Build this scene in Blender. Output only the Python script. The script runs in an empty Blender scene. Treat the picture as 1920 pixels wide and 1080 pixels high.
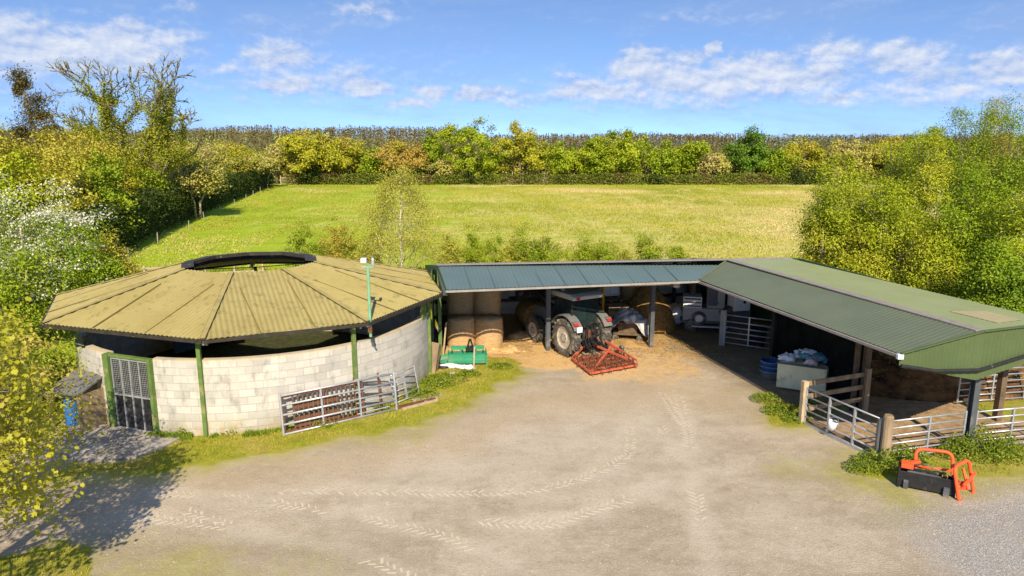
import bpy, math, random
import numpy as np
from mathutils import Vector, Matrix
R = math.radians
SC = bpy.context.scene
COL = SC.collection

# ------------------------------------------------------------------ camera
FPX, PITCH, CAMH = 1333.0, R(11.5), 8.2          # focal length in px of a 1920 wide frame
cam_d = bpy.data.cameras.new('camera'); cam = bpy.data.objects.new('camera', cam_d); COL.objects.link(cam)
cam_d.sensor_width = 36.0; cam_d.lens = 36.0 * FPX / 1920.0
cam_d.clip_start = 0.1; cam_d.clip_end = 6000
cam.location = (0, 0, CAMH); cam.rotation_euler = (math.pi / 2 - PITCH, 0, 0)
SC.camera = cam
SC.view_settings.view_transform = 'Standard'; SC.view_settings.look = 'None'
SC.view_settings.gamma = 1.0; SC.view_settings.use_curve_mapping = False
SC.view_settings.exposure = 0.66

# ------------------------------------------------------------------ sun
to_sun = Vector((0.12, -1.27, 1.0)).normalized()
SUN_EL = math.asin(to_sun.z); SUN_ROT = math.atan2(to_sun.x, to_sun.y)
sd = bpy.data.lights.new('sun', 'SUN'); sd.energy = 4.7; sd.angle = R(0.55); sd.color = (1.0, 0.87, 0.655)
so = bpy.data.objects.new('sun', sd); COL.objects.link(so); so.location = (0, -20, 40)
so.rotation_euler = to_sun.to_track_quat('Z', 'Y').to_euler()

# ------------------------------------------------------------------ projection of a sighting onto a level plane
CP, SP = math.cos(PITCH), math.sin(PITCH)
def G(px, py, z=0.0):
    x = (px - 960) / FPX; y = (py - 540) / FPX
    d = (x, CP - SP * y, -SP - CP * y); t = (z - CAMH) / d[2]
    return Vector((d[0] * t, d[1] * t, z))

# ------------------------------------------------------------------ world: sky and clouds by direction
W = bpy.data.worlds.new('World'); SC.world = W; W.use_nodes = True
nt = W.node_tree; nt.nodes.clear(); N = nt.nodes; L = nt.links
def nd(t, **k):
    n = N.new(t)
    for a, b in k.items(): setattr(n, a, b)
    return n
def mth(op, a, b=None, c=None, clamp=False):
    n = nd('ShaderNodeMath', operation=op); n.use_clamp = clamp
    for i, s in enumerate((a, b, c)):
        if s is None: continue
        if isinstance(s, (int, float)): n.inputs[i].default_value = s
        else: L.new(s, n.inputs[i])
    return n.outputs[0]
tc = nd('ShaderNodeTexCoord'); sx = nd('ShaderNodeSeparateXYZ'); L.new(tc.outputs['Generated'], sx.inputs[0])
sky = nd('ShaderNodeTexSky', sky_type='NISHITA'); sky.sun_disc = False
sky.sun_elevation = SUN_EL; sky.sun_rotation = SUN_ROT; sky.altitude = 200; sky.air_density = 1.0; sky.dust_density = 0.25; sky.ozone_density = 2.5
cz = nd('ShaderNodeCombineXYZ'); L.new(sx.outputs[0], cz.inputs[0]); L.new(sx.outputs[1], cz.inputs[1])
L.new(mth('MULTIPLY_ADD', sx.outputs[2], 2.0, 0.19), cz.inputs[2])
nv = nd('ShaderNodeVectorMath', operation='NORMALIZE'); L.new(cz.outputs[0], nv.inputs[0]); L.new(nv.outputs[0], sky.inputs[0])
tint = nd('ShaderNodeMix', data_type='RGBA', blend_type='MULTIPLY'); tint.inputs[0].default_value = 1
L.new(sky.outputs[0], tint.inputs[6]); tint.inputs[7].default_value = (0.92, 0.98, 1.06, 1)
az = mth('ARCTAN2', sx.outputs[0], sx.outputs[1]); el = mth('ARCSINE', sx.outputs[2])
uv = nd('ShaderNodeCombineXYZ'); L.new(mth('MULTIPLY', az, 57.2958), uv.inputs[0]); L.new(mth('MULTIPLY', el, 57.2958), uv.inputs[1])
def noise(scale, detail, rough, vec, off=(0, 0, 0), sc=(1, 1, 1), dist=0.0):
    m = nd('ShaderNodeMapping'); m.inputs['Location'].default_value = off; m.inputs['Scale'].default_value = sc; L.new(vec, m.inputs[0])
    n = nd('ShaderNodeTexNoise'); n.inputs['Scale'].default_value = scale; n.inputs['Detail'].default_value = detail
    n.inputs['Roughness'].default_value = rough; n.inputs['Distortion'].default_value = dist; L.new(m.outputs[0], n.inputs['Vector']); return n
wn = noise(0.55, 5, 0.6, uv.outputs[0])
wv = nd('ShaderNodeVectorMath', operation='MULTIPLY_ADD'); L.new(wn.outputs['Color'], wv.inputs[0]); wv.inputs[1].default_value = (3.6, 2.0, 0); wv.inputs[2].default_value = (-1.8, -1.0, 0)
wu = nd('ShaderNodeVectorMath', operation='ADD'); L.new(uv.outputs[0], wu.inputs[0]); L.new(wv.outputs[0], wu.inputs[1])
clouds = [(70, 85, 150, 50, .95), (235, 85, 95, 50, .9), (120, 120, 190, 24, .5), (530, 110, 110, 42, .62), (540, 160, 100, 24, .8), (430, 130, 90, 22, .45),
          (680, 165, 72, 26, .8), (760, 192, 60, 13, .6), (815, 170, 46, 20, .8), (900, 175, 70, 20, .75), (1110, 170, 100, 24, .85),
          (1200, 128, 84, 38, .85), (1290, 150, 130, 34, .9), (1340, 96, 22, 17, 1.0), (1300, 112, 80, 22, .6), (1200, 100, 22, 20, .5), (1420, 130, 110, 34, .95),
          (1500, 146, 90, 32, .9), (1560, 95, 84, 32, .62), (1690, 110, 74, 34, .85), (1380, 188, 70, 12, .5), (1590, 180, 90, 14, .6),
          (1900, 130, 74, 34, .95), (1810, 160, 60, 18, .7), (1720, 165, 60, 14, .4), (690, 22, 90, 26, .55), (330, 20, 200, 18, .25), (1300, 30, 260, 16, .22), (980, 195, 110, 12, .4), (150, 160, 130, 14, .4), (1310, 160, 380, 56, .58), (1760, 150, 260, 52, .55), (580, 150, 260, 46, .48), (110, 95, 290, 72, .62), (950, 180, 150, 24, .5)]
acc = None
for cx, cy, rx, ry, st in clouds:
    x = (cx - 960) / FPX; y = (cy - 540) / FPX; d = Vector((x, CP - SP * y, -SP - CP * y)).normalized()
    a0 = math.degrees(math.atan2(d.x, d.y)); e0 = math.degrees(math.asin(d.z))
    k = 57.2958 / FPX
    s1 = nd('ShaderNodeVectorMath', operation='SUBTRACT'); L.new(wu.outputs[0], s1.inputs[0]); s1.inputs[1].default_value = (a0, e0, 0)
    s2 = nd('ShaderNodeVectorMath', operation='MULTIPLY'); L.new(s1.outputs[0], s2.inputs[0]); s2.inputs[1].default_value = (1 / (rx * k * 1.25), 1 / (ry * k * 1.25), 0)
    s3 = nd('ShaderNodeVectorMath', operation='LENGTH'); L.new(s2.outputs[0], s3.inputs[0])
    v = mth('MULTIPLY', mth('SUBTRACT', 1.0, s3.outputs['Value'], clamp=True), st)
    acc = v if acc is None else mth('MAXIMUM', acc, v)
fb = noise(0.6, 8, 0.6, uv.outputs[0], sc=(0.6, 1.0, 1)); fb2 = noise(0.6, 8, 0.6, uv.outputs[0], off=(-0.12, 0.34, 0), sc=(0.6, 1.0, 1))
den = mth('ADD', mth('MULTIPLY', acc, 2.0), mth('MULTIPLY', mth('SUBTRACT', fb.outputs[0], 0.5), 1.7))
mr = nd('ShaderNodeMapRange', interpolation_type='SMOOTHSTEP'); L.new(den, mr.inputs[0]); mr.inputs[1].default_value = 0.08; mr.inputs[2].default_value = 1.15
wisp = noise(0.14, 7, 0.6, uv.outputs[0], sc=(0.35, 1.6, 1), off=(3, 1, 0), dist=0.6)
wr = nd('ShaderNodeMapRange', interpolation_type='SMOOTHSTEP'); L.new(wisp.outputs[0], wr.inputs[0]); wr.inputs[1].default_value = 0.40; wr.inputs[2].default_value = 0.70; wr.inputs[4].default_value = 0.6
covr = mth('MAXIMUM', mth('MULTIPLY', mr.outputs[0], 0.93), wr.outputs[0])
rel = mth('MULTIPLY_ADD', mth('SUBTRACT', fb.outputs[0], fb2.outputs[0]), 2.8, mth('MULTIPLY_ADD', mr.outputs[0], 0.62, -0.02), clamp=True)
cm = nd('ShaderNodeMix', data_type='RGBA'); L.new(rel, cm.inputs[0]); cm.inputs[6].default_value = (0.215, 0.31, 0.52, 1); cm.inputs[7].default_value = (0.52, 0.545, 0.60, 1)
bg1 = nd('ShaderNodeBackground'); bg1.inputs[1].default_value = 0.142; L.new(tint.outputs[2], bg1.inputs[0])
bg2 = nd('ShaderNodeBackground'); bg2.inputs[1].default_value = 1.0; L.new(cm.outputs[2], bg2.inputs[0])
ms = nd('ShaderNodeMixShader'); L.new(covr, ms.inputs[0]); L.new(bg1.outputs[0], ms.inputs[1]); L.new(bg2.outputs[0], ms.inputs[2])
wo = nd('ShaderNodeOutputWorld'); L.new(ms.outputs[0], wo.inputs[0])

# ------------------------------------------------------------------ material helpers
class NB:
    """small node graph helper for one material"""
    def __init__(s, name):
        s.m = bpy.data.materials.new(name); s.m.use_nodes = True; s.t = s.m.node_tree; s.t.nodes.clear()
        s.out = s.t.nodes.new('ShaderNodeOutputMaterial'); s.tc = s.t.nodes.new('ShaderNodeTexCoord')
    def n(s, t, **k):
        n = s.t.nodes.new(t)
        for a, b in k.items(): setattr(n, a, b)
        return n
    def l(s, a, b): s.t.links.new(a, b)
    def put(s, sock, v):
        if isinstance(v, (int, float)): sock.default_value = v
        elif isinstance(v, tuple): sock.default_value = v if len(v) != 3 or sock.type == 'VECTOR' else v + (1,)
        else: s.l(v, sock)
    def math(s, op, a, b=None, c=None, clamp=False):
        n = s.n('ShaderNodeMath', operation=op); n.use_clamp = clamp
        for i, v in enumerate((a, b, c)):
            if v is not None: s.put(n.inputs[i], v)
        return n.outputs[0]
    def noise(s, scale, detail=4, rough=0.55, sc=(1, 1, 1), coord='Object', dist=0, off=(0, 0, 0)):
        mp = s.n('ShaderNodeMapping'); mp.inputs['Scale'].default_value = sc; mp.inputs['Location'].default_value = off
        s.l(s.tc.outputs[coord], mp.inputs[0])
        n = s.n('ShaderNodeTexNoise'); n.inputs['Scale'].default_value = scale; n.inputs['Detail'].default_value = detail
        n.inputs['Roughness'].default_value = rough; n.inputs['Distortion'].default_value = dist; s.l(mp.outputs[0], n.inputs['Vector']); return n.outputs[0]
    def mix(s, f, a, b, mode='MIX'):
        n = s.n('ShaderNodeMix', data_type='RGBA', blend_type=mode); s.put(n.inputs[0], f); s.put(n.inputs[6], a); s.put(n.inputs[7], b); return n.outputs[2]
    def ramp(s, f, lo, hi, a=0.0, b=1.0, smooth=True):
        n = s.n('ShaderNodeMapRange', interpolation_type='SMOOTHSTEP' if smooth else 'LINEAR'); s.put(n.inputs[0], f)
        n.inputs[1].default_value = lo; n.inputs[2].default_value = hi; n.inputs[3].default_value = a; n.inputs[4].default_value = b; return n.outputs[0]
    def bump(s, h, strength=0.4, dist=0.02):
        n = s.n('ShaderNodeBump'); n.inputs['Strength'].default_value = strength; n.inputs['Distance'].default_value = dist; s.put(n.inputs['Height'], h); return n.outputs[0]
    def bsdf(s, col, rough=0.7, metal=0.0, nor=None, spec=0.4, **k):
        b = s.n('ShaderNodeBsdfPrincipled'); s.put(b.inputs['Base Color'], col); s.put(b.inputs['Roughness'], rough); s.put(b.inputs['Metallic'], metal)
        b.inputs['Specular IOR Level'].default_value = spec
        if nor is not None: s.l(nor, b.inputs['Normal'])
        for a, v in k.items(): s.put(b.inputs[a], v)
        s.l(b.outputs[0], s.out.inputs[0]); return b
def lerp(c, k): return tuple(min(1, x * k) for x in c)
def plain(name, c, rough=0.6, metal=0.0, var=0.25, scale=6, c2=None, bump=0.0, sc=(1, 1, 1), dirt=None, dirt_lo=0.55):
    b = NB(name); f = b.noise(scale, 5, 0.6, sc)
    c2 = c2 or lerp(c, 1 - var); col = b.mix(b.ramp(f, 0.3, 0.7), c2, c if c2 else lerp(c, 1 + var))
    if dirt: col = b.mix(b.ramp(b.noise(scale * 0.45, 6, 0.65, off=(7, 3, 1)), dirt_lo, dirt_lo + 0.12), col, dirt)
    nor = b.bump(b.noise(scale * 6, 3, 0.6, sc), bump, 0.01) if bump else None
    b.bsdf(col, rough, metal, nor, 0.22); return b.m
def leafmat(name, ca, cb, cc=None, low=0.6, trans=0.3, hue_lo=0.35, hue_hi=0.65):
    B_ = 1.22 if name not in ('white_blossom', 'leaf_dark_hedge') else 1.0; ca, cb = lerp(ca, B_), lerp(cb, B_); cc = lerp(cc, B_) if cc else None
    b = NB(name); g = b.n('ShaderNodeNewGeometry')
    f = b.math('MULTIPLY_ADD', b.math('SUBTRACT', b.noise(low, 3, 0.6), 0.5), 2.4, b.math('MULTIPLY_ADD', g.outputs['Random Per Island'], 0.34, 0.33), clamp=True)
    col = b.mix(f, ca, cb)
    if cc: col = b.mix(b.ramp(b.noise(low * 0.7, 2, 0.5, off=(5, 9, 2)), 0.5, 0.68), col, cc)
    d = b.n('ShaderNodeBsdfPrincipled'); b.l(col, d.inputs['Base Color']); d.inputs['Roughness'].default_value = 0.55; d.inputs['Specular IOR Level'].default_value = 0.25
    t = b.n('ShaderNodeBsdfTranslucent'); b.l(col, t.inputs[0]); m = b.n('ShaderNodeMixShader'); m.inputs[0].default_value = trans
    b.l(d.outputs[0], m.inputs[1]); b.l(t.outputs[0], m.inputs[2]); b.l(m.outputs[0], b.out.inputs[0]); return b.m
def corr(name, c1, c2, dirt, dirt_lo=0.56, rough=0.5, scale=0.7):
    b = NB(name); col = b.mix(b.ramp(b.noise(scale, 6, 0.65), 0.3, 0.7), c1, c2)
    col = b.mix(b.math('MULTIPLY', b.ramp(b.noise(3.1, 7, 0.7, off=(3, 4, 5)), dirt_lo, dirt_lo + 0.16), 0.75), col, dirt)
    col = b.mix(b.ramp(b.noise(42, 3, 0.5), 0.68, 0.78, 0, 0.35), col, (0.6, 0.6, 0.5))
    b.bsdf(col, rough, 0.0, b.bump(b.noise(30, 4), 0.15, 0.005), 0.15); return b.m

M = {}
M['galv'] = plain('galvanised_steel', (0.52, 0.54, 0.57), 0.42, 0.55, 0.25, 5, dirt=(0.26, 0.24, 0.22), dirt_lo=0.62)
M['rust'] = plain('rusty_steel', (0.20, 0.075, 0.035), 0.8, 0.1, 0.5, 7, c2=(0.11, 0.05, 0.03))
M['steel_dark'] = plain('painted_dark_steel', (0.095, 0.105, 0.12), 0.5, 0.1, 0.2, 3, dirt=(0.2, 0.18, 0.15))
M['black'] = plain('black_paint', (0.025, 0.025, 0.027), 0.55, 0, 0.3, 6, dirt=(0.13, 0.11, 0.09), dirt_lo=0.58)
M['rubber'] = plain('tyre_rubber', (0.11, 0.10, 0.085), 0.85, 0, 0.3, 6, c2=(0.05, 0.047, 0.042), dirt=(0.21, 0.18, 0.14), dirt_lo=0.5)
M['green_post'] = plain('green_painted_steel', (0.13, 0.21, 0.055), 0.5, 0, 0.3, 4, dirt=(0.26, 0.25, 0.1), dirt_lo=0.55)
M['pole_green'] = plain('pale_green_paint', (0.20, 0.42, 0.26), 0.5, 0, 0.2, 5)
M['timber'] = plain('weathered_timber', (0.36, 0.27, 0.17), 0.85, 0, 0.4, 5, c2=(0.21, 0.15, 0.095), sc=(1, 1, 0.2), bump=0.4)
M['timber_dark'] = plain('dark_timber', (0.16, 0.11, 0.07), 0.85, 0, 0.4, 5, bump=0.4)
M['timber_pale'] = plain('pale_timber', (0.52, 0.40, 0.25), 0.85, 0, 0.3, 6, bump=0.3)
M['straw'] = plain('straw', (0.66, 0.45, 0.20), 0.95, 0, 0.3, 14, c2=(0.40, 0.25, 0.10), bump=0.9, sc=(1, 1, 3))
M['bale'] = plain('round_bale_straw', (0.60, 0.41, 0.215), 0.95, 0, 0.3, 10, c2=(0.38, 0.24, 0.11), bump=0.9, sc=(0.5, 0.5, 5), dirt=(0.24, 0.15, 0.07), dirt_lo=0.6)
M['hay_dark'] = plain('brown_hay', (0.38, 0.225, 0.07), 0.95, 0, 0.3, 9, c2=(0.17, 0.09, 0.03), bump=0.9)
M['white_paint'] = plain('white_plastic', (0.72, 0.73, 0.74), 0.5, 0, 0.12, 4, dirt=(0.45, 0.42, 0.38), dirt_lo=0.6)
M['white_bag'] = plain('white_woven_bag', (0.72, 0.73, 0.75), 0.75, 0, 0.2, 7)
M['pink_bag'] = plain('pinkish_bag', (0.62, 0.52, 0.54), 0.7, 0, 0.2, 7)
M['blue_sheet'] = plain('blue_plastic_sheet', (0.10, 0.26, 0.34), 0.45, 0, 0.4, 5)
M['blue_tub'] = plain('blue_tub_plastic', (0.015, 0.07, 0.20), 0.45, 0, 0.2, 4)
M['cream'] = plain('cream_plastic', (0.78, 0.70, 0.44), 0.6, 0, 0.15, 3, dirt=(0.3, 0.28, 0.2), dirt_lo=0.58)
M['red'] = plain('faded_red_paint', (0.60, 0.13, 0.07), 0.55, 0, 0.3, 5, dirt=(0.26, 0.09, 0.05), dirt_lo=0.57)
M['orange'] = plain('orange_red_paint', (0.88, 0.115, 0.035), 0.45, 0, 0.15, 5)
M['impl_green'] = plain('green_implement_paint', (0.045, 0.30, 0.16), 0.45, 0, 0.2, 3, dirt=(0.12, 0.25, 0.14))
M['tr_grey'] = plain('silver_grey_bodywork', (0.235, 0.235, 0.225), 0.4, 0.3, 0.15, 3, dirt=(0.27, 0.24, 0.2), dirt_lo=0.6)
M['tr_roof'] = plain('cab_roof_plastic', (0.42, 0.43, 0.42), 0.5, 0, 0.15, 3, dirt=(0.3, 0.28, 0.24), dirt_lo=0.6)
M['rim'] = plain('wheel_rim_paint', (0.50, 0.45, 0.37), 0.6, 0.0, 0.3, 7)
M['yellow'] = plain('yellow_paint', (0.75, 0.42, 0.03), 0.5, 0, 0.2, 5)
M['red_lens'] = plain('red_lens', (0.55, 0.03, 0.03), 0.2, 0, 0.1, 5)
M['soil'] = plain('dark_soil', (0.07, 0.055, 0.03), 0.95, 0, 0.5, 6, bump=0.6)
M['bark'] = plain('bark', (0.19, 0.155, 0.10), 0.9, 0, 0.4, 6, bump=0.5)
M['bark_pale'] = plain('pale_bark', (0.44, 0.38, 0.25), 0.9, 0, 0.3, 6, c2=(0.24, 0.20, 0.12))
M['bark_birch'] = plain('birch_bark', (0.72, 0.66, 0.55), 0.8, 0, 0.4, 9, c2=(0.4, 0.34, 0.26))
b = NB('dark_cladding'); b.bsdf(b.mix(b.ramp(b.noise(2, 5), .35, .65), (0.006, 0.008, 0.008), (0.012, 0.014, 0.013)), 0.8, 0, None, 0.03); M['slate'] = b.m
M['clad_green'] = corr('green_cladding', (0.075, 0.105, 0.045), (0.09, 0.125, 0.052), (0.055, 0.08, 0.035), 0.6)
M['clad_dark_green'] = corr('dark_green_cladding', (0.05, 0.10, 0.05), (0.06, 0.12, 0.06), (0.03, 0.05, 0.03), 0.6)
M['roof_moss'] = corr('moss_yellow_roofing', (0.295, 0.238, 0.085), (0.335, 0.278, 0.105), (0.18, 0.155, 0.055), 0.51)
M['roof_blue'] = corr('blue_grey_roofing', (0.085, 0.13, 0.14), (0.10, 0.145, 0.15), (0.07, 0.10, 0.10), 0.62)
M['roof_green'] = corr('green_roofing', (0.105, 0.125, 0.082), (0.125, 0.145, 0.092), (0.085, 0.10, 0.065), 0.62)
M['roof_green_rear'] = corr('sunlit_green_roofing', (0.22, 0.25, 0.12), (0.25, 0.28, 0.14), (0.17, 0.20, 0.10), 0.62)  # same green roofing, coloured lighter for the stronger sun on the rear slope
M['ridge'] = plain('brown_grey_ridge', (0.27, 0.235, 0.21), 0.7, 0, 0.2, 4)
M['trim'] = plain('pale_gutter', (0.30, 0.28, 0.26), 0.6, 0, 0.2, 4)
M['gutter_dark'] = plain('dark_gutter', (0.050, 0.042, 0.032), 0.6, 0, 0.4, 5, dirt=(0.28, 0.26, 0.2), dirt_lo=0.6)
M['wall_panel'] = plain('pale_cement_sheet', (0.80, 0.73, 0.62), 0.85, 0, 0.15, 1.5, dirt=(0.36, 0.29, 0.2), dirt_lo=0.56)
M['grey_panel'] = plain('grey_painted_panel', (0.36, 0.35, 0.33), 0.5, 0, 0.15, 2)
M['stone'] = plain('rubble', (0.34, 0.30, 0.25), 0.9, 0, 0.4, 9)
M['tarp'] = plain('silver_plastic_sheet', (0.60, 0.60, 0.60), 0.3, 0.15, 0.5, 4, c2=(0.16, 0.16, 0.17))
b = NB('glass_dark'); g_ = b.n('ShaderNodeBsdfPrincipled'); g_.inputs['Base Color'].default_value = (0.03, 0.05, 0.05, 1); g_.inputs['Roughness'].default_value = 0.06
t_ = b.n('ShaderNodeBsdfTransparent'); t_.inputs[0].default_value = (0.6, 0.66, 0.66, 1); x_ = b.n('ShaderNodeMixShader'); x_.inputs[0].default_value = 0.5
b.l(g_.outputs[0], x_.inputs[1]); b.l(t_.outputs[0], x_.inputs[2]); b.l(x_.outputs[0], b.out.inputs[0]); M['glass'] = b.m
# concrete block wall, laid out in metres along the wall
b = NB('concrete_blocks'); mp = b.n('ShaderNodeMapping'); b.l(b.tc.outputs['UV'], mp.inputs[0])
br = b.n('ShaderNodeTexBrick'); b.l(mp.outputs[0], br.inputs['Vector']); br.offset = 0.5
for k, v in (('Scale', 1.0), ('Mortar Size', 0.010), ('Mortar Smooth', 0.3), ('Bias', 0.0), ('Brick Width', 0.45), ('Row Height', 0.2265)): br.inputs[k].default_value = v
br.inputs['Color1'].default_value = (0.365, 0.352, 0.325, 1); br.inputs['Color2'].default_value = (0.52, 0.50, 0.455, 1); br.inputs['Mortar'].default_value = (0.36, 0.34, 0.31, 1)
col = b.mix(b.ramp(b.noise(1.3, 6, 0.65), 0.35, 0.7, 0, 0.4), br.outputs[0], (0.64, 0.59, 0.51))
zz = b.n('ShaderNodeSeparateXYZ'); b.l(b.tc.outputs['UV'], zz.inputs[0])
foot = b.math('MULTIPLY', b.ramp(zz.outputs[1], 0.75, 0.0), b.ramp(b.noise(1.6, 7, 0.7), 0.35, 0.6, 0.15, 1.0))
col = b.mix(foot, col, b.mix(b.ramp(b.noise(2.3, 5, 0.6, off=(3, 1, 7)), .45, .6), (0.36, 0.27, 0.15), (0.23, 0.23, 0.10)))
col = b.mix(b.math('MULTIPLY', b.ramp(zz.outputs[1], 2.15, 2.27), b.ramp(b.noise(2.1, 5, 0.6), 0.3, 0.6, 0.2, 0.8)), col, (0.55, 0.45, 0.28))
col = b.mix(b.ramp(b.noise(3.0, 7, 0.7, sc=(1, 1, .45), off=(2, 8, 1)), 0.50, 0.70, 0, 0.65), col, (0.24, 0.23, 0.20))
hgt = b.math('ADD', b.math('MULTIPLY', br.outputs['Fac'], -1.0), b.math('MULTIPLY', b.noise(40, 4), 0.35))
b.bsdf(col, 0.9, 0, b.bump(hgt, 0.6, 0.012), 0.2); M['block'] = b.m

# ------------------------------------------------------------------ mesh helpers
class MB:
    def __init__(s): s.v = []; s.f = []; s.M = Matrix.Identity(4)
    def at(s, loc=(0, 0, 0), rz=0, rx=0, ry=0):
        s.M = Matrix.Translation(loc) @ Matrix.Rotation(rz, 4, 'Z') @ Matrix.Rotation(ry, 4, 'Y') @ Matrix.Rotation(rx, 4, 'X'); return s
    def add(s, vs, fs):
        o = len(s.v); s.v += [s.M @ Vector(p) for p in vs]; s.f += [tuple(i + o for i in f) for f in fs]; return s
    def box(s, c, d):
        x, y, z = c; a, b_, e = d[0] / 2, d[1] / 2, d[2] / 2
        return s.add([(x + i * a, y + j * b_, z + k * e) for k in (-1, 1) for j in (-1, 1) for i in (-1, 1)],
                     [(0, 2, 3, 1), (4, 5, 7, 6), (0, 1, 5, 4), (2, 6, 7, 3), (0, 4, 6, 2), (1, 3, 7, 5)])
    def bar(s, p, q, w, h, up=(0, 0, 1)):
        p = Vector(p); q = Vector(q); t = (q - p).normalized(); u = Vector(up)
        if abs(t.dot(u)) > 0.98: u = Vector((0, 1, 0))
        a = t.cross(u).normalized(); c = a.cross(t).normalized()
        vs = [pt + a * (i * w / 2) + c * (j * h / 2) for pt in (p, q) for j in (-1, 1) for i in (-1, 1)]
        return s.add(vs, [(0, 1, 3, 2), (4, 6, 7, 5), (0, 4, 5, 1), (2, 3, 7, 6), (0, 2, 6, 4), (1, 5, 7, 3)])
    def tube(s, pts, r, n=8, closed=False):
        pts = [Vector(p) for p in pts]; m = len(pts); rs = r if isinstance(r, (list, tuple)) else [r] * m
        vs = []; prev = None
        for i, p in enumerate(pts):
            if closed: t = (pts[(i + 1) % m] - pts[i - 1]).normalized()
            else: t = (pts[min(i + 1, m - 1)] - pts[max(i - 1, 0)]).normalized()
            u = prev if prev is not None else (Vector((0, 0, 1)) if abs(t.z) < 0.9 else Vector((1, 0, 0)))
            a = (u - t * u.dot(t)); a = a.normalized() if a.length > 1e-6 else t.orthogonal().normalized(); prev = a; c = t.cross(a)
            vs += [p + (a * math.cos(2 * math.pi * k / n) + c * math.sin(2 * math.pi * k / n)) * rs[i] for k in range(n)]
        fs = []
        for i in range(m if closed else m - 1):
            j = (i + 1) % m
            fs += [(i * n + k, i * n + (k + 1) % n, j * n + (k + 1) % n, j * n + k) for k in range(n)]
        if not closed: fs += [tuple(range(n))[::-1], tuple(range((m - 1) * n, m * n))]
        return s.add(vs, fs)
    def lathe(s, prof, n=24, axis='z', c=(0, 0, 0), cap=True):
        vs = []; c = Vector(c)
        for r, h in prof:
            for k in range(n):
                a = 2 * math.pi * k / n; x, y = r * math.cos(a), r * math.sin(a)
                vs.append(c + Vector((x, y, h) if axis == 'z' else (h, x, y) if axis == 'x' else (x, h, y)))
        fs = [(i * n + k, i * n + (k + 1) % n, (i + 1) * n + (k + 1) % n, (i + 1) * n + k) for i in range(len(prof) - 1) for k in range(n)]
        if cap and prof[0][0] > 1e-4: fs.append(tuple(range(n))[::-1])
        if cap and prof[-1][0] > 1e-4: fs.append(tuple(range((len(prof) - 1) * n, len(prof) * n)))
        return s.add(vs, fs)
    def prism(s, poly, z0, z1):
        n = len(poly); vs = [(p[0], p[1], z0) for p in poly] + [(p[0], p[1], z1) for p in poly]
        return s.add(vs, [tuple(range(n))[::-1], tuple(range(n, 2 * n))] + [(i, (i + 1) % n, n + (i + 1) % n, n + i) for i in range(n)])
    def prof(s, pts, x0, x1):
        """profile in the y-z plane extruded along x"""
        n = len(pts); vs = [(x0, p[0], p[1]) for p in pts] + [(x1, p[0], p[1]) for p in pts]
        return s.add(vs, [tuple(range(n))[::-1], tuple(range(n, 2 * n))] + [(i, (i + 1) % n, n + (i + 1) % n, n + i) for i in range(n)])
    def blob(s, c, r, seed=0, n=10, amp=0.2):
        rr = random.Random(seed); ph = [rr.uniform(0, 6.28) for _ in range(6)]; vs = []; fs = []
        m = n * 2
        for i in range(n + 1):
            th = math.pi * i / n
            for k in range(m):
                a = 2 * math.pi * k / m
                d = 1 + amp * (math.sin(3 * a + ph[0]) * math.sin(2 * th + ph[1]) + 0.6 * math.sin(5 * a + ph[2] + 3 * th) + 0.5 * math.sin(7 * th + ph[3] + 2 * a)) + rr.uniform(-amp, amp) * 0.3
                if i in (0, n): d = 1
                vs.append((c[0] + r[0] * d * math.sin(th) * math.cos(a), c[1] + r[1] * d * math.sin(th) * math.sin(a), c[2] + r[2] * d * math.cos(th)))
        for i in range(n):
            for k in range(m): fs.append((i * m + k, (i + 1) * m + k, (i + 1) * m + (k + 1) % m, i * m + (k + 1) % m))
        return s.add(vs, fs)
    def build(s, name, mat, parent=None, smooth=False, world=False, uvs=None, bevel=0):
        me = bpy.data.meshes.new(name); o = bpy.data.objects.new(name, me)
        off = Vector((0, 0, 0))
        if world and parent:
            p = parent
            while p: off += p.location; p = p.parent
        me.from_pydata([tuple(p - off) for p in s.v], [], s.f); me.update()
        if isinstance(mat, str): mat = M[mat]
        me.materials.append(mat)
        if smooth: me.polygons.foreach_set('use_smooth', [True] * len(me.polygons))
        if uvs is not None:
            ul = me.uv_layers.new(name='UVMap')
            for lp in me.loops: ul.data[lp.index].uv = uvs[lp.vertex_index]
        COL.objects.link(o)
        if parent: o.parent = parent
        if bevel:
            bm = o.modifiers.new('bevel', 'BEVEL'); bm.width = bevel; bm.segments = 2; bm.limit_method = 'ANGLE'
        return o
def tag(o, label=None, cat=None, group=None, kind=None):
    if label: o['label'] = label
    if cat: o['category'] = cat
    if group: o['group'] = group
    if kind: o['kind'] = kind
    return o
def empty(name, loc, rz=0, label=None, cat=None, group=None, rx=0, ry=0):
    o = bpy.data.objects.new(name, None); COL.objects.link(o); o.location = loc; o.rotation_euler = (rx, ry, rz); o.empty_display_size = 0.2
    return tag(o, label, cat, group)
KIDS = {}
def copy_tree(o, parent=None):
    c = o.copy(); COL.objects.link(c)
    if parent: c.parent = parent
    for ch in [x for x in COL.objects if x.parent == o]: copy_tree(ch, c)
    return c
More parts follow.
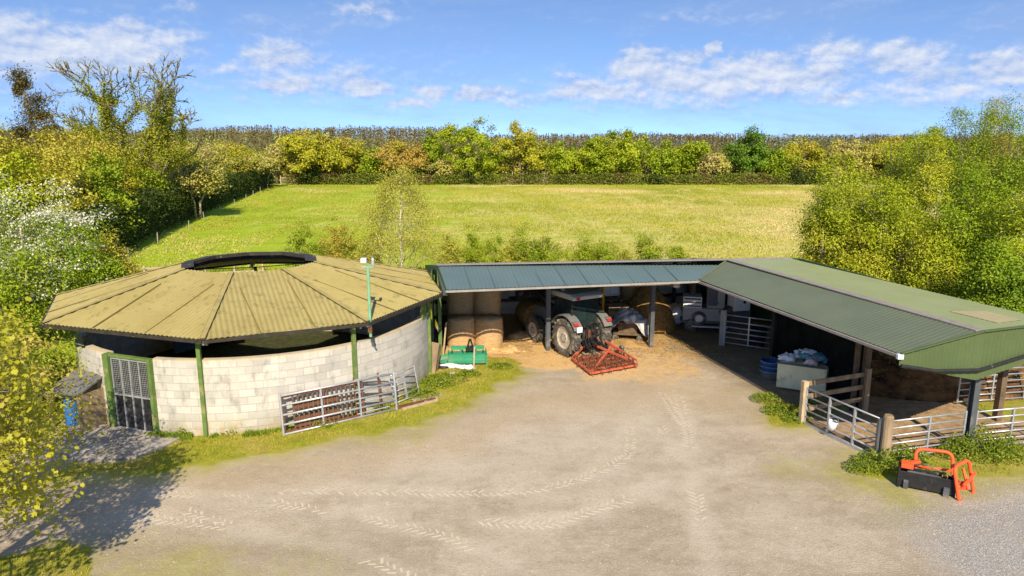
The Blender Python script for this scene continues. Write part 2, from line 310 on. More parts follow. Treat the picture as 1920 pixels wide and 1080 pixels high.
def raw_mesh(name, V, F, mat, parent=None, quads=True):
    """numpy arrays -> mesh object"""
    me = bpy.data.meshes.new(name); k = F.shape[1]
    me.vertices.add(len(V)); me.vertices.foreach_set('co', np.ascontiguousarray(V, dtype=np.float32).ravel())
    me.loops.add(F.size); me.loops.foreach_set('vertex_index', np.ascontiguousarray(F, dtype=np.int32).ravel())
    me.polygons.add(len(F)); me.polygons.foreach_set('loop_start', np.arange(0, F.size, k, dtype=np.int32))
    try: me.polygons.foreach_set('loop_total', np.full(len(F), k, dtype=np.int32))
    except Exception: pass
    me.update(calc_edges=True)
    me.materials.append(M[mat] if isinstance(mat, str) else mat)
    o = bpy.data.objects.new(name, me); COL.objects.link(o)
    if parent: o.parent = parent
    return o
def corrugated(mb, e0, e1, r0, r1, pitch=0.15, amp=0.018):
    """corrugated sheet: eave e0->e1, upper edge r0->r1; ribs run straight up the slope, clipped by the side edges"""
    e0, e1, r0, r1 = map(Vector, (e0, e1, r0, r1)); U = (e1 - e0); Lu = U.length; u = U / Lu
    nrm = u.cross(r0 - e0).normalized()
    if nrm.z < 0: nrm = -nrm
    v = nrm.cross(u).normalized()
    if v.dot(r0 - e0) < 0: v = -v
    a = ((r0 - e0).dot(u), (r0 - e0).dot(v)); b_ = ((r1 - e0).dot(u), (r1 - e0).dot(v))
    umin, umax = min(0, a[0]), max(Lu, b_[0]); n = int((umax - umin) / (pitch / 4)) + 1
    poly = [(0, 0), (Lu, 0), b_, a]
    prev = None
    for i in range(n + 1):
        x = umin + (umax - umin) * min(max(i / n, 1e-4), 1 - 1e-4); ys = []
        for k in range(4):
            p, q = poly[k], poly[(k + 1) % 4]
            if (p[0] - x) * (q[0] - x) <= 0 and abs(p[0] - q[0]) > 1e-9: ys.append(p[1] + (q[1] - p[1]) * (x - p[0]) / (q[0] - p[0]))
        if len(ys) < 2: prev = None; continue
        w = amp * math.sin(2 * math.pi * x / pitch)
        cur = [e0 + u * x + v * y + nrm * w for y in (min(ys), max(ys))]
        if prev: mb.add([prev[0], cur[0], cur[1], prev[1]], [(0, 1, 2, 3)])
        prev = cur
    return mb
def solid(o, t=0.012):
    m = o.modifiers.new('thickness', 'SOLIDIFY'); m.thickness = t; m.offset = -1; return o
# ------------------------------------------------------------------ ground
rng = np.random.default_rng(5)
def vnoise(x, y, s, seed):
    """cheap smooth value noise in numpy"""
    r = np.random.default_rng(seed).random((256, 256)); x = x / s; y = y / s
    xi = np.floor(x).astype(int); yi = np.floor(y).astype(int); fx = x - xi; fy = y - yi
    fx = fx * fx * (3 - 2 * fx); fy = fy * fy * (3 - 2 * fy)
    g = lambda i, j: r[i % 256, j % 256]
    return (g(xi, yi) * (1 - fx) + g(xi + 1, yi) * fx) * (1 - fy) + (g(xi, yi + 1) * (1 - fx) + g(xi + 1, yi + 1) * fx) * fy
def fbm(x, y, s, seed, o=4): return sum(vnoise(x, y, s / 2 ** k, seed + k) * 0.5 ** k for k in range(o)) / (2 - 0.5 ** (o - 1))
def sdist(P, poly):
    """signed distance to a polygon, positive inside"""
    x, y = P; d = np.full(x.shape, 1e9); ins = np.zeros(x.shape, bool); n = len(poly)
    for i in range(n):
        ax, ay = poly[i][0], poly[i][1]; bx, by = poly[(i + 1) % n][0], poly[(i + 1) % n][1]
        ex, ey = bx - ax, by - ay; t = np.clip(((x - ax) * ex + (y - ay) * ey) / (ex * ex + ey * ey + 1e-12), 0, 1)
        d = np.minimum(d, np.hypot(x - ax - t * ex, y - ay - t * ey))
        if abs(by - ay) > 1e-12:
            c = ((ay > y) != (by > y)) & (x < (bx - ax) * (y - ay) / (by - ay) + ax); ins ^= c
    return np.where(ins, d, -d)
def area(pts): return [G(*p).to_2d() for p in pts]
A_verge = area([(60, 905), (200, 893), (345, 878), (420, 866), (510, 852), (640, 832), (740, 812), (830, 786), (885, 760), (925, 735), (1000, 700), (960, 672), (810, 668), (790, 700), (740, 745), (660, 780), (520, 800), (390, 808), (330, 822), (250, 862), (140, 872)])
A_corner = area([(-500, 1400), (-300, 1000), (0, 1012), (90, 1020), (160, 1040), (190, 1085), (160, 1300)])
A_patch = area([(1400, 738), (1440, 736), (1500, 775), (1510, 800), (1450, 800), (1418, 760)])
A_right = area([(1590, 880), (1640, 868), (1720, 850), (1800, 850), (1900, 842), (1990, 850), (1990, 890), (1860, 900), (1700, 905), (1620, 900)])
A_straw = area([(850, 690), (830, 650), (900, 560), (1250, 560), (1260, 640), (1225, 652), (1120, 650), (1060, 700), (960, 688)])
A_straw2 = area([(1060, 700), (1120, 650), (1300, 660), (1330, 700), (1230, 720), (1100, 720)])
A_eave_shade = area([(1232, 631), (1423, 737), (1500, 790), (1580, 740), (1450, 570), (1300, 560)])
A_pen = area([(1512, 790), (1655, 868), (1815, 848), (2100, 850), (2100, 700), (1620, 700), (1612, 772)])
A_moss1 = area([(1480, 850), (1600, 870), (1700, 910), (1780, 950), (1700, 960), (1500, 890)])
A_moss2 = area([(100, 1060), (300, 1040), (480, 1062), (600, 1100), (300, 1300), (60, 1300)])
A_gravel = area([(1690, 960), (1830, 925), (1990, 900), (2300, 1200), (1900, 1300), (1800, 1080)])
A_dirt = area([(330, 885), (520, 862), (760, 830), (900, 775), (960, 740), (1160, 700), (1400, 740), (1440, 790), (1250, 760), (1000, 790), (860, 850), (560, 900), (330, 930)])
A_light = area([(900, 760), (1300, 770), (1350, 850), (1150, 930), (850, 930), (420, 960), (350, 920), (700, 880)])
x0, x1, y0, y1, st = -17.0, 19.0, 7.5, 36.0, 0.11
gx, gy = np.meshgrid(np.arange(x0, x1, st), np.arange(y0, y1, st)); ny, nx = gx.shape
P = (gx.ravel(), gy.ravel()); nA = fbm(*P, 1.3, 1) - 0.5; nB = fbm(*P, 0.5, 20) - 0.5; nC = fbm(*P, 3.5, 40) - 0.5
def mask(poly, soft=0.25, wob=1.2, off=0.0): return np.clip(0.5 + (sdist(P, poly) + off + wob * nA + 0.4 * wob * nB) / (2 * soft), 0, 1)
grass = np.maximum.reduce([mask(A_verge, 0.42, 1.5, -.06), mask(A_corner, 0.3, 1.6), mask(A_patch, 0.25, 1.0), mask(A_right, 0.25, 1.2)])
back = np.clip((P[1] - 33.8) / 0.3, 0, 1); left = np.clip((-13.2 - P[0] + nA * 2) / 0.4, 0, 1) * np.clip((P[1] - 15.5 + nA * 2) / 0.6, 0, 1)
lft2 = np.clip((-3.2 - P[0]) * 3, 0, 1) * np.clip((P[1] - 31) * 3, 0, 1)
grass = np.maximum.reduce([grass, back, left, lft2])
outer = np.clip((P[0] - 14.5 - (P[1] - 20) * -0.2) / 0.5, 0, 1) * np.clip((P[1] - 20.0) / 0.5, 0, 1); grass = np.maximum(grass, outer)
straw = np.maximum(mask(A_straw, 0.5, 1.6), 0.55 * mask(A_straw2, 0.7, 2.2))
dark = np.maximum(mask(A_eave_shade, 0.5, 1.0) * 0.75, 0)  # shade cast by the shed eaves, painted into the floor colour
pen = mask(A_pen, 0.15, 0.3)
moss = np.maximum.reduce([mask(A_moss1, 0.9, 2.5) * 0.9, mask(A_moss2, 1.2, 2.5) * 0.95, mask(A_verge, 0.6, 1.8, 0.5) * 0.9, mask(A_right, 0.6, 1.8, 0.8) * .8, mask(A_patch, 0.5, 1.5, 0.4) * .7])
gravel = mask(A_gravel, 0.6, 1.6); dirt = mask(A_dirt, 0.9, 1.6); light = mask(A_light, 1.2, 2.5)
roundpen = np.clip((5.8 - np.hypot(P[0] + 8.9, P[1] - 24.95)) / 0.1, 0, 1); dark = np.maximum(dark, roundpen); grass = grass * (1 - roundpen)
z = 0.03 * nC + 0.012 * nB + 0.02 * nA + 0.02 * grass
z *= np.clip(np.minimum.reduce([P[0] - x0, x1 - P[0], P[1] - y0, y1 - P[1]]) / 0.5, 0, 1)
def tband():
    acc_ = np.zeros_like(P[0])
    for pts in TRACKPX:
        pl = [G(*p) for p in pts]; d = np.full(P[0].shape, 1e9)
        for a_, b_ in zip(pl[:-1], pl[1:]):
            ex, ey = b_.x - a_.x, b_.y - a_.y; t = np.clip(((P[0] - a_.x) * ex + (P[1] - a_.y) * ey) / (ex * ex + ey * ey), 0, 1); d = np.minimum(d, np.hypot(P[0] - a_.x - t * ex, P[1] - a_.y - t * ey))
        acc_ = np.maximum(acc_, np.clip(1.3 - d / 0.34 + nB, 0, 1))
    return acc_
TRACKPX = [[(1272, 745), (1285, 790), (1292, 840), (1262, 885), (1200, 925), (1110, 958), (1020, 985), (900, 978)], [(1180, 800), (1178, 850), (1120, 885), (1030, 915), (900, 925), (700, 922), (480, 922)],
           [(1238, 800), (1275, 860), (1300, 905), (1312, 960), (1322, 1020), (1345, 1090)], [(240, 965), (330, 978), (440, 992), (560, 1015), (680, 1045), (780, 1090)], [(300, 925), (390, 930), (480, 938), (590, 955), (700, 975), (830, 1005), (960, 1055)]]
tb_ = tband(); light = np.clip(light * .75 + tb_ * .8, 0, 1)
V = np.stack([P[0], P[1], z + 0.01 - 0.008 * tb_], 1)
ii = (np.arange(ny - 1)[:, None] * nx + np.arange(nx - 1)[None, :]).ravel(); F = np.stack([ii, ii + 1, ii + nx + 1, ii + nx], 1)
GRASSM = grass.reshape(ny, nx)
def gmask(x, y):
    i = np.clip(((y - y0) / st).astype(int), 0, ny - 1); j = np.clip(((x - x0) / st).astype(int), 0, nx - 1); return GRASSM[i, j]
def fieldcol(b):
    s1 = b.noise(0.035, 5, 0.6, (1, 1.5, 1)); s2 = b.noise(0.30, 8, 0.72, (0.7, 1.3, 1)); s3 = b.noise(3.0, 4, 0.7, (0.5, 1.0, 1))
    xyz = b.n('ShaderNodeSeparateXYZ'); b.l(b.tc.outputs['Object'], xyz.inputs[0])
    green = b.mix(b.ramp(s2, 0.3, 0.7), (0.215, 0.33, 0.012), (0.34, 0.40, 0.025))
    pale = b.mix(b.ramp(s3, 0.3, 0.7), (0.43, 0.39, 0.085), (0.58, 0.47, 0.20))
    w = b.math('MULTIPLY_ADD', xyz.outputs[0], 0.015, b.ramp(xyz.outputs[1], 38, 85, 0.0, 0.22, False))
    w = b.math('ADD', b.math('MINIMUM', w, 0.40), b.math('ADD', b.math('MULTIPLY', b.math('SUBTRACT', s1, 0.5), 1.5), b.math('MULTIPLY', b.math('SUBTRACT', s2, 0.5), 1.7)))
    far = b.ramp(xyz.outputs[1], 126, 142, 0.0, 0.35)
    f = b.ramp(b.math('SUBTRACT', w, far), -0.12, 0.42)
    col = b.mix(f, green, pale)
    col = b.mix(b.ramp(b.noise(0.22, 5, 0.7, (0.5, 1.6, 1), off=(4, 4, 4)), 0.60, 0.75, 0, 0.5), col, (0.17, 0.25, 0.02))
    col = b.mix(b.ramp(b.noise(0.55, 6, 0.75, (1.3, 0.28, 1), off=(9, 1, 3)), 0.48, 0.66, 0, 0.35), col, (0.56, 0.47, 0.17))
    col = b.mix(b.ramp(b.noise(1.1, 6, 0.75, (1.2, 0.3, 1), off=(2, 6, 3)), 0.54, 0.70, 0, 0.40), col, (0.20, 0.25, 0.015))
    return col, s3
b = NB('yard_surface')
at = b.n('ShaderNodeAttribute', attribute_name='m1'); s1 = b.n('ShaderNodeSeparateColor'); b.l(at.outputs['Color'], s1.inputs[0])
at2 = b.n('ShaderNodeAttribute', attribute_name='m2'); s2 = b.n('ShaderNodeSeparateColor'); b.l(at2.outputs['Color'], s2.inputs[0])
at3 = b.n('ShaderNodeAttribute', attribute_name='m3'); s3 = b.n('ShaderNodeSeparateColor'); b.l(at3.outputs['Color'], s3.inputs[0])
n1 = b.noise(0.55, 7, 0.62, dist=0.4); n2 = b.noise(3.2, 7, 0.7); n3 = b.noise(26, 5, 0.75); n4 = b.noise(70, 3, 0.7); n5 = b.noise(0.28, 6, 0.6, (0.6, 2.0, 1), off=(3, 7, 0))
vo = b.n('ShaderNodeTexVoronoi'); vo.inputs['Scale'].default_value = 34; b.l(b.tc.outputs['Object'], vo.inputs['Vector'])
base = b.mix(b.ramp(n1, 0.3, 0.7), (0.345, 0.275, 0.192), (0.465, 0.385, 0.285))
base = b.mix(b.ramp(n2, 0.42, 0.72, 0, 0.6), base, (0.52, 0.44, 0.34))
base = b.mix(b.ramp(n5, 0.46, 0.66, 0, 0.75), base, (0.30, 0.235, 0.16))
base = b.mix(b.ramp(b.noise(1.5, 8, 0.75, off=(1, 5, 2)), 0.54, 0.68, 0, 0.5), base, (0.255, 0.20, 0.135))
base = b.mix(b.math('MULTIPLY', s3.outputs[2], b.ramp(n1, 0.3, 0.65, 0.25, 0.85)), base, (0.52, 0.445, 0.345))
base = b.mix(b.math('MULTIPLY', s3.outputs[1], b.ramp(n2, 0.3, 0.6, 0.2, 0.8)), base, (0.42, 0.315, 0.19))
stones = b.mix(b.ramp(vo.outputs['Distance'], 0.1, 0.6), (0.58, 0.56, 0.54), (0.25, 0.235, 0.22))
base = b.mix(b.math('MULTIPLY', s3.outputs[0], b.ramp(n2, 0.25, 0.55, 0.35, 0.95)), base, stones)
base = b.mix(b.ramp(n3, 0.50, 0.68, 0, 0.42), base, (0.62, 0.56, 0.46))
base = b.mix(b.ramp(b.noise(13, 5, 0.75, off=(8, 3, 1)), 0.52, 0.66, 0, 0.45), base, (0.235, 0.185, 0.125))
base = b.mix(b.ramp(n4, 0.56, 0.70, 0, 0.5), base, (0.20, 0.16, 0.115))
mosscol = b.mix(b.ramp(n2, 0.3, 0.7), (0.29, 0.25, 0.06), (0.36, 0.33, 0.11))
base = b.mix(b.math('MULTIPLY', s2.outputs[2], b.ramp(b.math('ADD', n2, b.math('MULTIPLY', s2.outputs[2], 0.25)), 0.42, 0.68)), base, mosscol)
strawcol = b.mix(b.ramp(b.noise(18, 6, 0.75, (1, 2, 1)), 0.35, 0.65), (0.44, 0.265, 0.10), (0.74, 0.50, 0.235))
base = b.mix(b.ramp(b.math('ADD', s1.outputs[1], b.math('MULTIPLY', b.math('SUBTRACT', n2, 0.5), 0.9)), 0.25, 0.7), base, strawcol)
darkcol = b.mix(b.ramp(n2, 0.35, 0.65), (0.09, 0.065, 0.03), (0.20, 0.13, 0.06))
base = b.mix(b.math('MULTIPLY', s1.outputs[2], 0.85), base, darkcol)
pencol = b.mix(b.ramp(n2, 0.3, 0.7), (0.25, 0.16, 0.085), (0.46, 0.32, 0.185)); pencol = b.mix(b.ramp(n3, 0.58, 0.7, 0, 0.7), pencol, (0.17, 0.10, 0.045))
base = b.mix(s2.outputs[0], base, pencol)
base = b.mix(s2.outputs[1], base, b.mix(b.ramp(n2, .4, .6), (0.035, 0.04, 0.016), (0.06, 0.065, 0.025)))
gcol = b.mix(b.ramp(n2, 0.3, 0.7), (0.185, 0.20, 0.018), (0.32, 0.30, 0.035)); gcol = b.mix(b.ramp(n1, 0.45, 0.65, 0, 0.7), gcol, (0.36, 0.29, 0.08))
gm = b.ramp(b.math('ADD', s1.outputs[0], b.math('MULTIPLY', b.math('SUBTRACT', n2, 0.5), 0.8)), 0.35, 0.65)
base = b.mix(gm, base, gcol)
hh = b.math('ADD', b.math('MULTIPLY', n3, 0.7), b.math('MULTIPLY', n2, 0.6)); b.bsdf(base, 0.95, 0, b.bump(hh, 0.8, 0.05), 0.15)
yard = raw_mesh('yard_ground', V, F, b.m)
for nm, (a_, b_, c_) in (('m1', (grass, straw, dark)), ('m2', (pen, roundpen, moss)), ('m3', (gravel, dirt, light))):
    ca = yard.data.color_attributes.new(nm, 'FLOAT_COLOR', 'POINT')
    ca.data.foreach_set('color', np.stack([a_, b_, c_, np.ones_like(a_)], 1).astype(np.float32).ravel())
yard.data.polygons.foreach_set('use_smooth', [True] * len(yard.data.polygons)); tag(yard, kind='structure')
b = NB('meadow'); c, h = fieldcol(b); b.bsdf(c, 0.95, 0, b.bump(b.noise(1.2, 6, 0.75), 0.6, 0.25), 0.1)
mb = MB(); mb.add([(-2500, -60, 0), (2500, -60, 0), (2500, 3500, 0), (-2500, 3500, 0)], [(0, 1, 2, 3)])
fld = mb.build('field', b.m); fld.location.z = -0.07; tag(fld, kind='structure')
b = NB('far_hill_grass'); b.bsdf(b.mix(b.ramp(b.noise(0.01, 4), 0.4, 0.6), (0.25, 0.36, 0.12), (0.33, 0.42, 0.18)), 0.95)
mb = MB(); n = 60
vs = []
for j in range(2):
    for i in range(n + 1):
        x = -1500 + 2200 * i / n; vs.append((x, 1500 + j * 600, (-1 if j == 0 else 40 + 4 * math.sin(i * 0.4 + 1) - 0.06 * max(0, x + 700))))
mb.add(vs, [(i, i + 1, n + 2 + i, n + 1 + i) for i in range(n)]); tag(mb.build('hills', b.m, smooth=True), kind='structure')

# concrete apron in front of the round pen door
b = NB('worn_concrete'); c = b.mix(b.ramp(b.noise(1.6, 7, 0.7), 0.35, 0.65), (0.21, 0.18, 0.145), (0.40, 0.355, 0.30)); c = b.mix(b.ramp(b.noise(1.1, 6, 0.7, off=(4, 2, 1)), 0.55, 0.65, 0, 0.8), c, (0.17, 0.13, 0.08))
b.bsdf(c, 0.9, 0, b.bump(b.noise(20, 5, 0.7), 0.4, 0.01)); M['apron'] = b.m
pts = [(100, 845), (150, 866), (200, 868), (260, 858), (305, 843), (338, 824), (330, 815), (296, 810), (205, 801), (120, 790)]
mb = MB(); mb.prism([G(*p).to_2d() for p in pts][::-1], -0.05, 0.065); tag(mb.build('pavement', 'apron'), kind='structure')

# tractor tyre prints: dusty lug marks pressed out of the surface
b = NB('pale_dust_prints'); b.bsdf(b.mix(b.noise(3, 5), (0.47, 0.395, 0.295), (0.555, 0.475, 0.37)), 0.95, 0, b.bump(b.noise(50, 3), 0.4, 0.01), 0.1); M['dust'] = b.m
tracks = [([(1272, 745), (1285, 790), (1292, 840), (1262, 885), (1200, 925), (1110, 958), (1020, 985), (900, 978)], 0.5, .85), ([(1180, 800), (1178, 850), (1120, 885), (1030, 915), (900, 925), (700, 922), (480, 922)], 0.46, .6),
          ([(1238, 800), (1275, 860), (1300, 905), (1312, 960), (1322, 1020), (1345, 1090)], 0.44, .55), ([(240, 965), (330, 978), (440, 992), (560, 1015), (680, 1045), (780, 1090)], 0.46, .5),
          ([(300, 925), (390, 930), (480, 938), (590, 955), (700, 975), (830, 1005), (960, 1055)], 0.46, .55), ([(1240, 735), (1262, 770), (1282, 800)], 0.4, .7),
          ([(350, 960), (420, 980), (470, 1010)], .4, .5)]
TV, TF = [], []
rr = random.Random(3)
for pts, wd, dens in tracks:
    pl = [G(*p) for p in pts]; fine = []
    for i in range(len(pl) - 1):                                  # catmull-rom
        p0, p1, p2, p3 = pl[max(i - 1, 0)], pl[i], pl[i + 1], pl[min(i + 2, len(pl) - 1)]
        for k in range(12):
            t = k / 12; fine.append(0.5 * ((2 * p1) + (p2 - p0) * t + (2 * p0 - 5 * p1 + 4 * p2 - p3) * t * t + (3 * p1 - p0 - 3 * p2 + p3) * t ** 3))
    acc = 0; s = 0
    for i in range(len(fine) - 1):
        d = fine[i + 1] - fine[i]; l = d.length
        while acc < l:
            p = fine[i] + d * (acc / l); t = d.normalized(); nrm = Vector((-t.y, t.x, 0)); s += 1; acc += 0.09
            if fbm(np.array([p.x]), np.array([p.y]), 2.2, 77)[0] > 0.36 + dens * 0.34 or rr.random() > .86: continue
            sd_ = 1 if s % 2 else -1; u0, u1 = rr.uniform(0.0, 0.05), wd / 2 * rr.uniform(0.75, 1.05); th = rr.uniform(0.014, 0.032)
            u1 *= rr.uniform(.6, 1.0); A = p + nrm * sd_ * u0 + t * 0.08; B = p + nrm * sd_ * u1 - t * 0.06; tt = (B - A).normalized(); sn = Vector((-tt.y, tt.x, 0)) * th
            zz_ = float(np.interp(0, [0], [0])); i0 = int((p.y - y0) / st) * nx + int((p.x - x0) / st)
            if not (0 <= i0 < len(V)): continue
            zz_ = V[i0, 2]; o = len(TV)
            for q, h in ((A - sn, 0.002), (A + sn, 0.002), (B + sn, 0.002), (B - sn, 0.002), (A, 0.011), (B, 0.005)): TV.append((q.x, q.y, zz_ + h))
            TF += [(o, o + 4, o + 5, o + 3), (o + 4, o + 1, o + 2, o + 5)]
        acc -= l
tk = raw_mesh('tyre_tracks', np.array(TV), np.array(TF), 'dust'); tag(tk, 'pale herringbone tyre prints curving across the gravel yard', 'tyre tracks', kind='stuff')

# ------------------------------------------------------------------ round horse pen
CX, CY, RW = -8.91, 24.95, 5.9
rp = empty('round_pen', (CX, CY, 0), 0, 'round concrete block pen with a many sided yellow mossy roof open in the middle', 'round pen')
ZE = 3.0
known = [G(80, 606, ZE), G(380, 636, ZE), G(690, 603, ZE), G(828, 549, ZE)]
angs = [math.atan2(p.y - 25.17, p.x + 9.16) for p in known]
a3, a0_ = angs[3], angs[0] % (2 * math.pi)
out = [Vector((p.x, p.y, ZE)) for p in known] + [Vector((-9.16 + 6.8 * math.cos(a3 + (a0_ - a3) * k / 6), 25.17 + 6.8 * math.sin(a3 + (a0_ - a3) * k / 6), ZE)) for k in range(1, 6)]
inn = []
inpx = [(348, 500), (430, 507), (530, 505), (592, 490)]
for k in range(9):
    a = math.atan2(out[k].y - CY, out[k].x - CX)
    inn.append(Vector((-9.28 + 2.28 * math.cos(a), 24.95 + 2.28 * math.sin(a), 4.08)))
for k in range(9):
    j = (k + 1) % 9; mb = MB(); corrugated(mb, out[k], out[j], inn[k], inn[j], 0.15, 0.016); o = mb.build('roof_panel', 'roof_moss', rp, smooth=False, world=True); solid(o, 0.015)
    up = Vector((0, 0, 0.03)); mb = MB()
    mb.bar(out[k] + up, inn[k] + up, 0.13, 0.03)
    hf = MB(); hf.bar(out[k] + up * .45, inn[k] + up * .45, 0.165, 0.02); hf.build('hip_flashing', 'gutter_dark', rp, world=True)
    mb.build('hip_cap', 'roof_moss', rp, world=True)
    mb = MB(); t = (out[j] - out[k]).normalized(); nn = Vector((t.y, -t.x, 0)); off = nn * 0.04 + Vector((0, 0, -0.07))
    mb.bar(out[k] + off, out[j] + off, 0.08, 0.085); mb.build('gutter', 'gutter_dark', rp, world=True)
    # sheet laps, thin strips of dark moss colour
    mb = MB()
    for f in (0.33, 0.66):
        for sgn in (1,):
            e = out[k].lerp(out[j], f); q = inn[k].lerp(inn[j], f); mid = (out[k] + out[j]) / 2; midi = (inn[k] + inn[j]) / 2; dirn = (midi - mid).normalized(); Ltot = (midi - mid).length
            lap = e + dirn * (Ltot * (0.72 if f < 0.5 else 0.78)); mb.bar(e + Vector((0, 0, 0.022)), lap + Vector((0, 0, 0.022)), 0.035, 0.012)
    mb.build('sheet_lap', plain('lap_dark_moss', (0.20, 0.16, 0.05), 0.9) if k == 0 else bpy.data.materials['lap_dark_moss'], rp, world=True)
# dark raised ring beam round the opening
mb = MB()
for k in range(9):
    j = (k + 1) % 9; off = Vector((0, 0, -0.15)); mb.bar(inn[k] + off, inn[j] + off, 0.07, 0.20)
mb.build('ring_beam', 'gutter_dark', rp, world=True)
mb = MB()
for k in (3, 4, 5, 6, 7, 8):
    j = (k + 1) % 9; a = inn[k]; c = inn[j]; cc = Vector((-9.28, 24.95, 4.08)); ra = (a - cc).normalized() * 0.10; rc = (c - cc).normalized() * 0.10
    mb.add([a + ra + Vector((0, 0, .02)), c + rc + Vector((0, 0, .02)), c - rc * 3.2 + Vector((0, 0, 0.05)), a - ra * 3.2 + Vector((0, 0, 0.05)), a - ra * 3.2 + Vector((0, 0, -0.06)), c - rc * 3.2 + Vector((0, 0, -0.06))], [(0, 1, 2, 3), (3, 2, 5, 4), (0, 4, 5, 1)])
mb.build('opening_flashing', 'gutter_dark', rp, world=True)
# rafters and truss members
for k in range(9):
    mb = MB(); dn = Vector((0, 0, -0.12)); mb.bar(out[k] + dn, inn[k] + dn, 0.08, 0.12)
    c0 = out[k].lerp(inn[k], 0.08) + Vector((0, 0, -0.34)); c1 = out[k].lerp(inn[k], 0.9) + Vector((0, 0, -0.5)); mb.bar(c0, c1, 0.05, 0.05)
    for f in (0.25, 0.45, 0.65): mb.bar(out[k].lerp(inn[k], f) + dn, c0.lerp(c1, f + 0.1), 0.04, 0.04)
    j = (k + 1) % 9; q0 = out[k].lerp(inn[k], 0.10) + Vector((0, 0, -0.3)); q1 = out[j].lerp(inn[j], 0.10) + Vector((0, 0, -0.3)); qm = (q0 + q1) / 2 + Vector((0, 0, 0.16)); mb.bar(q0, qm, 0.035, 0.035); mb.bar(qm, q1, 0.035, 0.035)
    mb.build('roof_truss', 'galv', rp, world=True)
# wall arcs
def arc_wall(a0, a1, z1, name='wall', t=0.2, zfun=None):
    n = max(6, int((a1 - a0) / R(1.5))); vs = []; uvs = []; fs = []
    for i in range(n + 1):
        a = a0 + (a1 - a0) * i / n; zt = zfun(i / n) if zfun else z1
        for r_, z_ in ((RW, -0.1), (RW, zt), (RW - t, zt), (RW - t, -0.1)):
            vs.append((CX + r_ * math.cos(a), CY + r_ * math.sin(a), z_)); uvs.append((a * RW, z_ if r_ == RW else z_ + 0.004))
    for i in range(n):
        for k in range(3): fs.append((i * 4 + k, (i + 1) * 4 + k, (i + 1) * 4 + k + 1, i * 4 + k + 1)[::-1])
    fs += [(0, 1, 2, 3), (n * 4 + 3, n * 4 + 2, n * 4 + 1, n * 4)]
    mb = MB(); mb.add(vs, fs); return mb.build(name, 'block', rp, world=True, uvs=uvs)
AL = R(-118.4); AR = R(-101.8)
arc_wall(AR, R(-4), 2.27); arc_wall(R(-4), R(180), 2.27); arc_wall(R(180), 2 * math.pi + AL, 2.27, zfun=lambda t: 2.27 - 0.5 * max(0, 1 - abs(t - 0.72) * 9) * 0 - (0.0 if t > 0.8 else 0.25 + 0.1 * math.sin(t * 40)))
def pw(a, r=RW + 0.05): return Vector((CX + r * math.cos(a), CY + r * math.sin(a), 0))
for (px, py) in ((394, 812), (673, 780)):
    p = G(px, py); a = math.atan2(p.y - CY, p.x - CX); q = pw(a); mb = MB(); mb.at(q, a).box((0.0, 0, 1.45), (0.10, 0.11, 3.05)); mb.box((0.02, 0, 2.85), (0.18, 0.2, 0.015)); mb.build('post', 'green_post', rp, world=True)
for k in range(3, 9):
    a = math.atan2(out[k].y - CY, out[k].x - CX); mb = MB(); mb.at(pw(a), a).box((0, 0, 1.45), (0.1, 0.12, 3.0)); mb.build('post', 'green_post', rp, world=True)
mb = MB(); a = R(-8); mb.at(pw(a, RW - 0.02), a).box((0, 0, 2.6), (0.09, 0.5, 0.75)); mb.build('corner_panel', 'green_post', rp, world=True)
# door: green frame, mesh above, dark sheet below
DL = pw(AL, RW); DR = pw(AR, RW); du = (DR - DL).normalized(); dw = (DR - DL).length; dn_ = Vector((du.y, -du.x, 0)); yaw = math.atan2(du.y, du.x)
mb = MB(); mb.at(DL, yaw); mb.box((0.07, -0.04, 1.12), (0.2, 0.22, 2.3)); mb.box((dw - 0.04, -0.04, 1.12), (0.11, 0.16, 2.3)); mb.box((dw / 2, -0.04, 2.24), (dw, 0.12, 0.07)); mb.build('door_frame', 'green_post', rp, world=True)
dr = empty('door', tuple(DL - rp.location)); dr.parent = rp; dr.rotation_euler = (0, 0, yaw)
w0, w1 = 0.22, dw - 0.12
mb = MB(); mb.box(((w0 + w1) / 2, -0.03, 0.55), (w1 - w0, 0.02, 1.0)); mb.build('door_sheet', 'black', dr)
mb = MB()
for i in range(5): mb.box((w0 + (w1 - w0) * i / 4, -0.06, 1.1), (0.035, 0.035, 2.14))
for z_ in (0.06, 1.08, 2.16): mb.box(((w0 + w1) / 2, -0.065, z_), (w1 - w0, 0.037, 0.04))
mb.build('door_bars', 'galv', dr)
mb = MB(); x = w0
while x < w1: mb.box((x, -0.035, 1.62), (0.008, 0.008, 1.08)); x += 0.06
z_ = 1.12
while z_ < 2.15: mb.box(((w0 + w1) / 2, -0.035, z_), (w1 - w0, 0.007, 0.008)); z_ += 0.06
mb.build('wire_mesh', 'galv', dr)
# inside: partition panels and bedding seen over the wall
mb = MB(); mb.at((CX - 3.2, CY + 2.6, 0), R(60)).box((0, 0, 1.4), (3.2, 0.05, 2.2)); mb.build('inner_partition', 'steel_dark', rp, world=True)
mb = MB(); mb.blob((DL.x + 1.3, DL.y + 2.2, 0.45), (0.7, 0.5, 0.6), 3); o = mb.build('straw_heap', 'timber_pale', smooth=True); tag(o, 'small pale straw heap seen through the round pen door mesh', 'straw heap')

